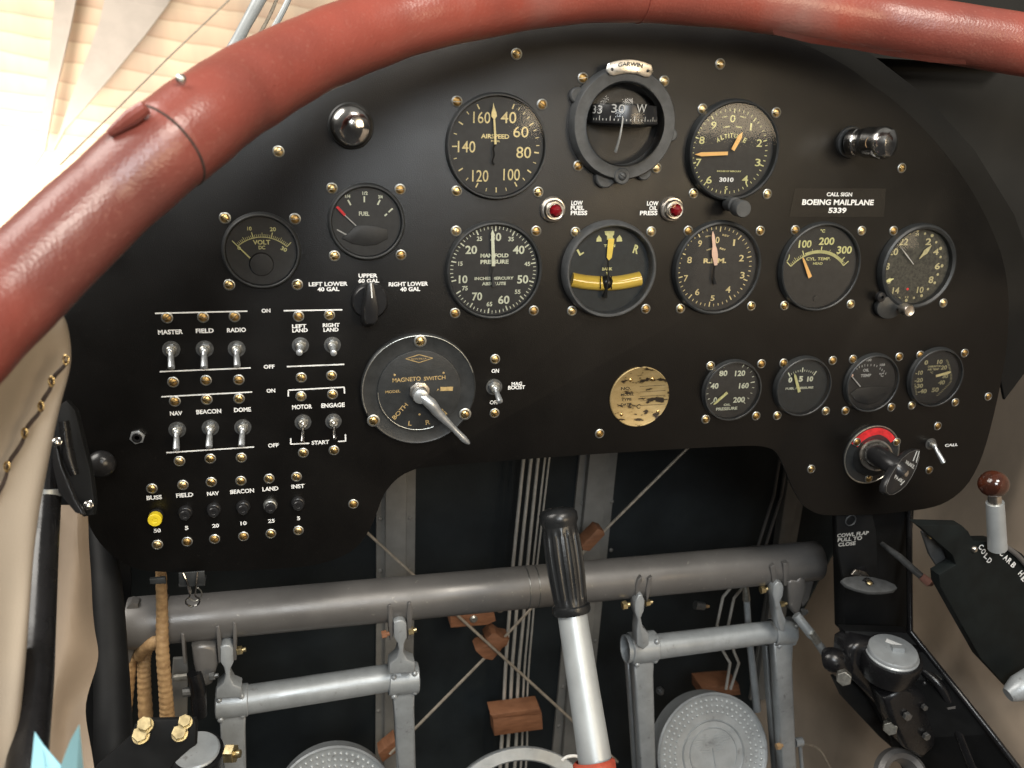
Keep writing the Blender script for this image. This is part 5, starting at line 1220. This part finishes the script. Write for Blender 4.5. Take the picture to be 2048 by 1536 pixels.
armprism('rear_arm', rpd, [(1255, 1325), (1268, 1330), (1274, 1370), (1284, 1570), (1272, 1570), (1260, 1390)], YB + .012, .012, .002)
armprism('rear_arm', rpd, [(1532, 1292), (1545, 1294), (1551, 1330), (1566, 1570), (1553, 1570), (1540, 1400)], YB + .012, .012, .002)
armprism('lug', rpd, [(1271, 1203), (1278, 1190), (1285, 1190), (1290, 1202), (1288, 1222), (1282, 1236), (1286, 1255), (1298, 1268), (1298, 1290), (1286, 1300), (1274, 1290), (1274, 1262), (1276, 1240), (1270, 1222)], YB - .026, .014, .0011)
armprism('lug', rpd, [(1548, 1172), (1556, 1164), (1564, 1166), (1568, 1176), (1566, 1192), (1560, 1204), (1566, 1226), (1572, 1240), (1570, 1262), (1560, 1262), (1554, 1240), (1550, 1205), (1546, 1190)], YB - .026, .014, .0011)
plates(rpd, [[(1272, 1170), (1276, 1160), (1284, 1154), (1285, 1162), (1278, 1172), (1276, 1195), (1271, 1200)], [(1297, 1158), (1305, 1154), (1303, 1170), (1298, 1195), (1294, 1205), (1292, 1180)],
              [(1541, 1135), (1550, 1130), (1554, 1145), (1552, 1175), (1547, 1178)], [(1567, 1128), (1578, 1126), (1578, 1142), (1574, 1172), (1568, 1172)]], YB - .022)
nut(rpd, 1252, 1210, YB - .02, 9); nut(rpd, 1298, 1205, YB - .015, 7); nut(rpd, 1528, 1179, YB - .015, 8)
pedal_disc(rpd, 1427, 1508, 112, .09, True)
wtube('stop_peg', 'silver', rpd, [(1590, 1485, YB, 9), (1604, 1483, YB, 9)], 16); wtube('stop_rod', 'silver', rpd, [(1600, 1490, YB, 4), (1606, 1560, YB, 4)], 10)
nut(rpd, 1559, 1492, YB - .01, 7, 'hose')
cg = thing('pedal_linkage', 'grey casting on the cross tube right of the right pedal with slanting push rod', 'linkage', P(1600, 1180, YB))
armprism('casting', cg, [(1576, 1166), (1584, 1160), (1596, 1162), (1600, 1155), (1612, 1160), (1614, 1180), (1606, 1205), (1600, 1228), (1590, 1230), (1578, 1212)], YB - .02, .02, .003, 'tubegrey')
wtube('push_rod', 'silver', cg, [(1592, 1230, .05, 9), (1622, 1268, .04, 10), (1628, 1276, .04, 7), (1658, 1316, .03, 10)], 20)
wtube('sleeve', 'thread', cg, [(1622, 1264, .038, 8), (1636, 1284, .035, 8)], 16)
nut(cg, 1567, 1208, YB - .02, 6); nut(cg, 1608, 1224, YB - .02, 8, 'nutsteel')
# pipes and rod behind the right pedal
for i, (dx, dy) in enumerate(((0, 0), (22, 2))):
    g = thing('pipe', ['left bent pale pipe behind the right pedal bar', 'right bent pale pipe behind the right pedal bar'][i], 'pipe', P(1445, 1200, .16), 'bent pipes behind the right pedal')
    wtube('pipe_wall', 'steeltube', g, [(1478 + dx, 1155 + dy, .16, 3), (1446 + dx, 1194 + dy, .16, 3), (1434 + dx, 1250 + dy, .16, 3), (1446 + dx, 1302 + dy, .165, 3), (1460 + dx * .8, 1326, .165, 3), (1452 + dx * .4, 1378, .165, 3)], 10)
g = thing('push_rod', 'straight silver push rod standing behind the right pedal bar', 'push rod', P(1500, 1250, .12))
wtube('rod', 'silver', g, [(1493, 1198, .12, 6.5), (1497, 1260, .12, 6.5), (1514, 1420, .12, 8)], 18); wtube('clevis', 'thread', g, [(1490, 1160, .12, 5), (1493, 1200, .12, 8)], 14)
for i, dx in enumerate((0, 15)):
    g = thing('pipe', ['left of two dark thin pipes above the right end of the cross tube', 'right of two dark thin pipes above the right end of the cross tube'][i], 'pipe', P(1540, 1000, .24), 'dark pipes by the right stiffener')
    wtube('pipe_wall', 'tubegrey', g, [(1562 + dx, 900, .24, 3), (1548 + dx, 990, .24, 3), (1516 + dx, 1092, .24, 3)], 10)
g = thing('bent_fitting', 'small dark fitting with a bright nut on the firewall between the pedals', 'fitting', P(1400, 1210, .2))
wtube('body', 'nutsteel', g, [(1390, 1210, .20, 9), (1408, 1212, .20, 8)], 14); wtube('stub', 'hose', g, [(1408, 1212, .2, 4), (1418, 1213, .2, 3)], 8)
g = thing('bent_fitting', 'small bolt on the firewall left of the round foot plate', 'fitting', P(1320, 1382, .2)); nut(g, 1321, 1383, .2, 8, 'nutsteel', (0, -1, 0))

# hoop at the bottom centre
g = thing('guard_hoop', 'pale grey flat hoop at the bottom centre in front of the pipes', 'hoop', P(1035, 1600, .06))
c = P(1036, 1632, .06); R0 = rp_(c, 158); mb = MB(); nn0 = Vector((0, -.86, .5)).normalized()
mb.lathe([(R0, 0), (R0, .006), (R0 * .985, .0075), (R0 * .82, .0075), (R0 * .80, .006), (R0 * .80, 0), (R0, 0)], c, nn0, 96, (1.0, .83)); mb.build('ring', 'silver', g)
g = thing('white_cord', 'short white curved cord lying by the red collar of the stick', 'cord', P(1148, 1512, -.02)); wtube('strand', 'white', g, [(1124, 1521, .0, 3.2), (1134, 1514, .0, 3.4), (1150, 1512, .0, 3.4), (1163, 1516, .0, 3)], 10, 4)

# hoses at the lower left
for i, pts in enumerate(([(275, 1290, .09, 11), (262, 1330, .085, 12), (250, 1420, .08, 13), (240, 1520, .075, 14)], [(300, 1285, .085, 11), (289, 1316, .08, 12), (289, 1380, .075, 13), (294, 1470, .07, 14)], [(321, 1110, .035, 10), (324, 1215, .050, 11), (325, 1299, .045, 12.5), (331, 1380, .045, 13), (335, 1440, .045, 14)])):
    g = thing('ribbed_hose', ['leftmost tan ribbed hose at the lower left', 'middle tan ribbed hose at the lower left', 'right tan ribbed hose passing in front of the cross tube'][i], 'hose', P(*pts[1][:3]), 'tan ribbed hoses')
    w_ = [P(u, v, Y) for u, v, Y, r in pts]; r_ = [rp_(P(u, v, Y), r) for u, v, Y, r in pts]
    w_, r_ = catmull(w_, r_, 26); mb = MB(); mb.tube(w_, [r * (1 + (.05 if k % 4 < 2 else -.02)) for k, r in enumerate(r_)], 24); mb.build('hose_wall', 'hose', g, 60)
g = thing('hose_elbow', 'tan elbow hose joining the hoses under the left end of the cross tube', 'hose', P(290, 1292, .07))
wtube('elbow', 'hose', g, [(278, 1312, .075, 12), (290, 1295, .065, 14), (312, 1285, .055, 14), (325, 1284, .05, 12)], 18, 5)

# binder clip on the lower board edge
g = thing('binder_clip', 'black binder clip with bright wire loops gripping the lower edge of the board', 'binder clip', P(383, 1150, -.004))
mb = MB(); mb.prism([P(u, v, -.010) for u, v in ((357, 1146), (409, 1142), (410, 1169), (358, 1172))], (0, .0012, 0), .0004)
mb.prism([P(u, v, -.010) for u, v in ((357, 1170), (410, 1167), (410, 1172), (358, 1175))], (0, .014, 0), .0004); mb.build('body', 'bezel', g)
mb = MB(); q = [P(u, v, Y) for u, v, Y in ((366, 1146, -.0115), (374, 1165, -.013), (380, 1190, -.013), (372, 1200, -.012), (373, 1208, -.011), (385, 1213, -.011), (397, 1208, -.011), (399, 1198, -.012), (390, 1190, -.013), (393, 1165, -.013), (395, 1144, -.0115))]
mb.tube(q, .0007, 8, smooth=5); mb.build('wire_handle', 'chrome', g)
mb = MB(); q = [P(u, v, Y) for u, v, Y in ((378, 1170, .006), (382, 1184, .010), (379, 1196, .012), (392, 1202, .012), (403, 1192, .012), (402, 1182, .01), (396, 1176, .006))]
mb.tube(q, .0005, 8, smooth=5); mb.build('wire_handle', 'thread', g)
g = thing('label_strip', 'small dim grey strip on the lower board edge left of the binder clip', 'strip', P(315, 1162, 0)); mb = MB(); mb.prism([P(u, v, -.001) for u, v in ((299, 1159), (330, 1156), (332, 1168), (300, 1169))], (0, .004, 0), .0005); mb.build('strip', 'bezel', g)

# cylinder and bracket at the lower left corner
g = thing('brake_unit', 'black bracket with four gold bolts over a silver capped cylinder, lower left', 'brake cylinder', P(380, 1500, -.02))
mb = MB(); c = P(393, 1497, -.01); up = Vector((.02, -.20, .98)).normalized()
mb.lathe([(rp_(c, 50), -.09), (rp_(c, 50), -.004), (rp_(c, 52), -.003), (rp_(c, 52), 0), (0, 0)], c - up * .004, up, 48); mb.build('cylinder', 'blackgloss', g)
mb = MB(); mb.lathe([(rp_(c, 44), 0), (rp_(c, 45), .0015), (rp_(c, 42), .0028), (rp_(c, 20), .0032), (0, .0032)], c - up * .003, up, 48); mb.build('cap', 'silver', g)
mb = MB(); mb.prism([D(u, v, .60) for u, v in ((160, 1580), (195, 1528), (262, 1470), (268, 1450), (290, 1440), (388, 1438), (392, 1450), (390, 1492), (378, 1500), (350, 1525), (338, 1540), (345, 1580))], CZ * -.006, .0015); mb.build('bracket', 'blackmat', g)
for u, v, r in ((290, 1449, 15), (370, 1443, 13), (281, 1470, 16), (359, 1466, 15)):
    q = D(u, v, .592); nn0 = Vector((0, -.62, .78)); mb = MB(); r_ = rp_(q, r); mb.lathe([(r_ * 1.05, -.004), (r_ * 1.05, -.0015), (0, -.0015)], q, nn0, 24); mb.hexa(q - nn0 * .0015, nn0, r_ * .95, .0048, random.random()); mb.build('gold_bolt', 'goldbolt', g, 18)
q = P(452, 1507, -.03); mb = MB(); mb.hexa(q, (1, -.35, .1), rp_(q, 19), .008, .4); mb.lathe([(rp_(q, 8), .006), (rp_(q, 8), .012), (0, .012)], q, (1, -.35, .1), 16); mb.build('side_bolt', 'goldbolt', g, 18)

# ================================================================== RIGHT SIDE
g = thing('control_placard', 'narrow black placard reading COWL FLAP PULL TO CLOSE hanging below the board', 'placard', P(1710, 1080, .005))
mb = MB(); mb.prism([P(u, v, .004) for u, v in ((1672, 1020), (1742, 1018), (1752, 1060), (1757, 1160), (1690, 1170), (1676, 1100))], (0, .004, 0), .0006); mb.build('plate', 'blackmat', g)
for s, u, v, wd in (('COWL FLAP', 1706, 1068.5, 62), ('PULL TO', 1700, 1078, 48), ('CLOSE', 1694, 1088, 34)): mb = MB(); T(mb, s, u, v, wd, 7.5, .0034, 0, .03); mb.build('lettering', 'dimwhite', g)
mb = MB(); mb.lathe([(.0052, 0), (.0060, .001), (.0052, .002), (.0046, .001)], P(1700, 1040, .004), NEGY, 28); mb.build('ring', 'bezelgrey', g)
g = thing('cowl_flap_handle', 'flat grey oval handle with a centre screw under the black placard', 'handle', P(1737, 1167, -.03))
nn0 = Vector((.05, -.45, .89)).normalized(); c = P(1737, 1168, -.03); mb = MB(); ol = [(1682, 1160), (1690, 1154), (1712, 1151), (1745, 1153), (1772, 1160), (1790, 1168), (1795, 1175), (1788, 1181), (1765, 1184), (1738, 1184), (1712, 1178), (1692, 1170)]
nh = Vector((.0, -.30, .95)).normalized(); oo = []
for u, v in ol: d = ray(u, v); oo.append(CAM + d * ((c - CAM).dot(nh) / d.dot(nh)))
mb.prism(oo, -nh * .004, .0012); mb.build('oval', 'bezelgrey', g)
mb = MB(); mb.dome(P(1739, 1166, -.032), nn0, .0028, .0016, 16, 5); mb.build('screw', 'goldbolt', g)
mb = MB(); mb.tube([c - nn0 * .002, P(1722, 1150, 0), P(1716, 1110, .02)], .006, 18, smooth=4); mb.build('stem', 'blackgloss', g)
mb = MB(); mb.prism([P(u, v, -.012) for u, v in ((1703, 1150), (1712, 1140), (1722, 1142), (1736, 1147), (1739, 1153), (1720, 1154))], (0, .003, 0), .001); mb.build('clip', 'nickel', g)
g = thing('frame_strut', 'black structural strut descending from the board then slanting right', 'strut', P(1790, 1200, .03))
mb = MB(); mb.prism([P(u, v, .03) for u, v in ((1685, 1010), (1830, 1010), (1824, 1100), (1824, 1268), (1690, 1268))], (0, .02, 0), .002); mb.build('beam', 'blackmat', g)
mb = MB(); Lc = [(1690, 1262, .0), (1715, 1360, .0), (1785, 1480, -.01), (1850, 1620, -.02)]; Rc = [(1824, 1266, .0), (1902, 1360, -.045), (1988, 1468, -.09), (2062, 1565, -.12)]
for i in range(3): mb.prism([P(*Lc[i]), P(*Rc[i]), P(*Rc[i + 1]), P(*Lc[i + 1])], (0, .012, 0))
mb.build('lower_beam', 'blackmat', g)
wtube('edge_tube', 'blackgloss', g, [(1818, 1020, .028, 6), (1820, 1262, -.002, 6), (1898, 1360, -.046, 6), (1984, 1468, -.092, 6), (2055, 1560, -.12, 6)], 14)
g = thing('brake_unit', 'glossy black master cylinder with round silver cap, white sticker and hexagon nuts', 'brake cylinder', P(1790, 1380, -.02))
up = Vector((-.02, -.12, .98)).normalized(); c = P(1785, 1305, -.03)
mb = MB(); r_ = rp_(c, 57); mb.lathe([(r_ * .9, -.026), (r_ * 1.0, -.018), (r_ * 1.04, -.006), (r_, -.002), (0, -.002)], c, up, 48); mb.build('reservoir', 'blackgloss', g)
mb = MB(); r_ = rp_(c, 50); mb.lathe([(r_ * 1.02, -.004), (r_ * 1.02, -.001), (r_ * .97, 0), (r_ * .97, .002), (r_ * .93, .0035), (0, .0035)], c, up, 56); cp_ = mb.build('cap', 'silver', g)
mb = MB(); mb.box(c + up * .005 + CX * .004, (.011, .006, .004), Matrix.Rotation(-.35, 3, 'Z')); mb.build('bolt_head', 'silver', cp_)
mb = MB(); ex = (CX - up * CX.dot(up)).normalized(); ey = up.cross(ex); ex2 = ex * .82 - ey * .57 * 1; ey2 = up.cross(ex2).normalized(); ex2.normalize(); q = c + up * .0042 + ex * .0035 + ey * .0085
mb.quad(q - ex2 * .0072 - ey2 * .0030, q + ex2 * .0072 - ey2 * .0030, q + ex2 * .0072 + ey2 * .0030, q - ex2 * .0072 + ey2 * .0030); mb.build('sticker', 'white', cp_)
mb = MB(); mb.prism([P(u, v, -.02) for u, v in ((1700, 1300), (1722, 1286), (1850, 1300), (1880, 1370), (1898, 1440), (1870, 1510), (1835, 1500), (1780, 1440), (1735, 1390), (1695, 1350))], (0, .03, 0), .006); mb.build('body', 'blackgloss', g, 60)
wtube('pipe_stub', 'blackgloss', g, [(1800, 1400, -.03, 24), (1822, 1450, -.025, 22), (1848, 1490, -.02, 17), (1860, 1510, -.02, 13)], 24, 4)
wtube('knuckle', 'blackgloss', g, [(1650, 1318, -.01, 20), (1668, 1320, -.015, 25), (1688, 1340, -.015, 20)], 24, 4)
for u, v, r in ((1687, 1351, 15), (1779, 1450, 14)):
    q = P(u, v, -.035); mb = MB(); mb.hexa(q, (-.5, -.8, .2), rp_(q, r), .009, .5); mb.build('hexagon_nut', 'thread', g, 18)
for u, v, r in ((1848, 1366, 8), (1827, 1394, 7), (1780, 1358, 5)): q = P(u, v, -.032); mb = MB(); mb.dome(q, (-.1, -.7, .7), rp_(q, r), None, 16, 5); mb.build('bleed_screw', 'blackgloss', g)
mb = MB(); mb.prism([P(u, v, .0) for u, v in ((1672, 1362), (1700, 1356), (1800, 1450), (1832, 1500), (1812, 1520), (1760, 1475), (1690, 1400))], (0, .012, 0), .002); mb.build('mount_arm', 'blackmat', g)
g2 = thing('hydraulic_line', 'dark hose and fittings leaving the master cylinder towards the lower right corner', 'hose', P(1880, 1450, -.05))
wtube('line', 'blackgloss', g2, [(1846, 1340, -.03, 9), (1880, 1372, -.045, 10), (1905, 1420, -.055, 10), (1925, 1480, -.065, 11), (1960, 1560, -.08, 12)], 18, 5)
wtube('fitting', 'tubegrey', g2, [(1900, 1408, -.054, 14), (1908, 1432, -.057, 14)], 6); wtube('fitting', 'thread', g2, [(1862, 1352, -.036, 11), (1876, 1366, -.042, 11)], 6)
mb = MB(); mb.prism([P(u, v, -.045) for u, v in ((1770, 1400), (1812, 1378), (1852, 1392), (1876, 1440), (1880, 1490), (1846, 1520), (1812, 1500), (1786, 1450))], (0, .03, 0), .005); mb.build('lower_block', 'blackgloss', g, 60)
for u, v, r in ((1812, 1430, 9), (1850, 1470, 8), (1846, 1412, 6)): q = P(u, v, -.046); mb = MB(); mb.hexa(q, NEGY, rp_(q, r), .004, .3); mb.build('hexagon_nut', 'nutsteel', g, 18)
g = thing('pivot_wheel', 'dark grey metal ring and hexagon fitting at the bottom right edge', 'wheel', P(1795, 1530, -.02)); q = P(1798, 1552, -.03)
mb = MB(); mb.lathe([(rp_(q, 54), 0), (rp_(q, 52), .008), (rp_(q, 44), .012), (rp_(q, 34), .010), (rp_(q, 28), .002), (rp_(q, 26), -.01)], q, (-.1, -.8, .6), 48); mb.build('ring', 'tubegrey', g)
q = P(1862, 1510, -.03); mb = MB(); mb.hexa(q, (.5, -.2, -.7), rp_(q, 18), .012); mb.lathe([(rp_(q, 14), .012), (rp_(q, 12), .03), (0, .03)], q, (.5, -.2, -.7), 20); mb.build('fitting', 'tubegrey', g)

g = thing('throttle_quadrant', 'black quadrant plate lettered COLD and CARB HEAT at the right edge', 'quadrant', P(1990, 1200, -.1))
YQ = -.09
mb = MB(); mb.prism([P(u, v, YQ) for u, v in ((1835, 1050), (1925, 1052), (1938, 1064), (1948, 1084), (1985, 1083), (2010, 1090), (2045, 1108), (2120, 1190), (2120, 1420), (2040, 1385), (2022, 1382), (1962, 1318), (1915, 1235), (1880, 1172), (1878, 1150), (1912, 1130), (1905, 1110))], (0, .012, 0), .001); mb.build('plate', 'quad', g)
def diagtext(lst, mt='white'):
    for ch, u, v, r in lst: mb = MB(); T(mb, ch, u, v, 9, 9.5, YQ - .0006, r, .03); mb.build('lettering', mt, g)
diagtext([('C', 1962, 1094, -.55), ('O', 1967, 1103, -.6), ('L', 1973, 1112, -.6), ('D', 1979, 1121, -.6), ('C', 2004, 1107, -.4), ('A', 2012, 1115, -.5), ('R', 2019, 1122, -.6), ('B', 2027, 1130, -.7), ('H', 2042, 1147, -.8), ('E', 2048, 1157, -.8)])
mb = MB(); mb.tube([P(u, v, YQ - .002) for u, v in ((2006, 1091), (2022, 1100), (2040, 1116), (2060, 1140))], rp_(P(2020, 1100, YQ), 5), 10, smooth=4); mb.build('slot_guide', 'tubegrey', g)
mb = MB(); mb.dome(P(1948, 1098, YQ), NEGY, rp_(P(1948, 1098, YQ), 7), .003, 16, 5); mb.build('screw', 'nickel', g)
mb = MB(); mb.prism([P(u, v, YQ + .014) for u, v in ((1845, 1066), (1860, 1058), (1874, 1062), (1908, 1118), (1902, 1140), (1880, 1142), (1860, 1110))], (0, .004, 0), .001); br = mb.build('support_arm', 'bezelgrey', g)
mb = MB(); mb.hexa(P(1861, 1068, YQ + .0135), NEGY, rp_(P(1861, 1068, YQ), 9), .003); mb.build('arm_bolt', 'goldbolt', br)
g = thing('mixture_lever', 'white metal lever topped by a glossy brown wooden ball', 'lever', P(1992, 1080, -.1))
wtube('shaft', 'alu', g, [(1990, 1005, -.10, 17), (1992, 1040, -.10, 17.5), (1995, 1096, -.098, 18)], 32); wtube('neck', 'nickel', g, [(1989, 985, -.10, 12), (1990, 1008, -.10, 13)], 28)
q = P(1987, 968, -.10); mb = MB(); mb.ball(q, rp_(q, 29), 36, 20, CY, .93); mb.build('ball', 'knobwood', g)
g = thing('control_rod', 'thin dark rod with a pinkish tip leading to the quadrant', 'rod', P(1820, 1130, -.02))
wtube('rod', 'bezelgrey', g, [(1764, 1088, .02, 5), (1800, 1115, -.01, 7), (1845, 1155, -.04, 7)], 14); wtube('tip', 'pinktip', g, [(1843, 1153, -.04, 8), (1858, 1165, -.045, 9), (1863, 1168, -.045, 5)], 16)
g = thing('grey_knob', 'grey metal knob cut off by the right edge of the picture', 'knob', P(2045, 1380, -.12)); wtube('knob_body', 'silver', g, [(2016, 1390, -.11, 14), (2040, 1376, -.11, 26), (2070, 1360, -.11, 28)], 24, 3)
g = thing('loose_cord', 'thin dark cord running along the beige wall at the bottom', 'cord', P(1620, 1500, .1)); wtube('strand', 'wire', g, [(1608, 1488, .08, 2), (1640, 1500, .09, 2), (1672, 1560, .09, 2)], 8, 4)
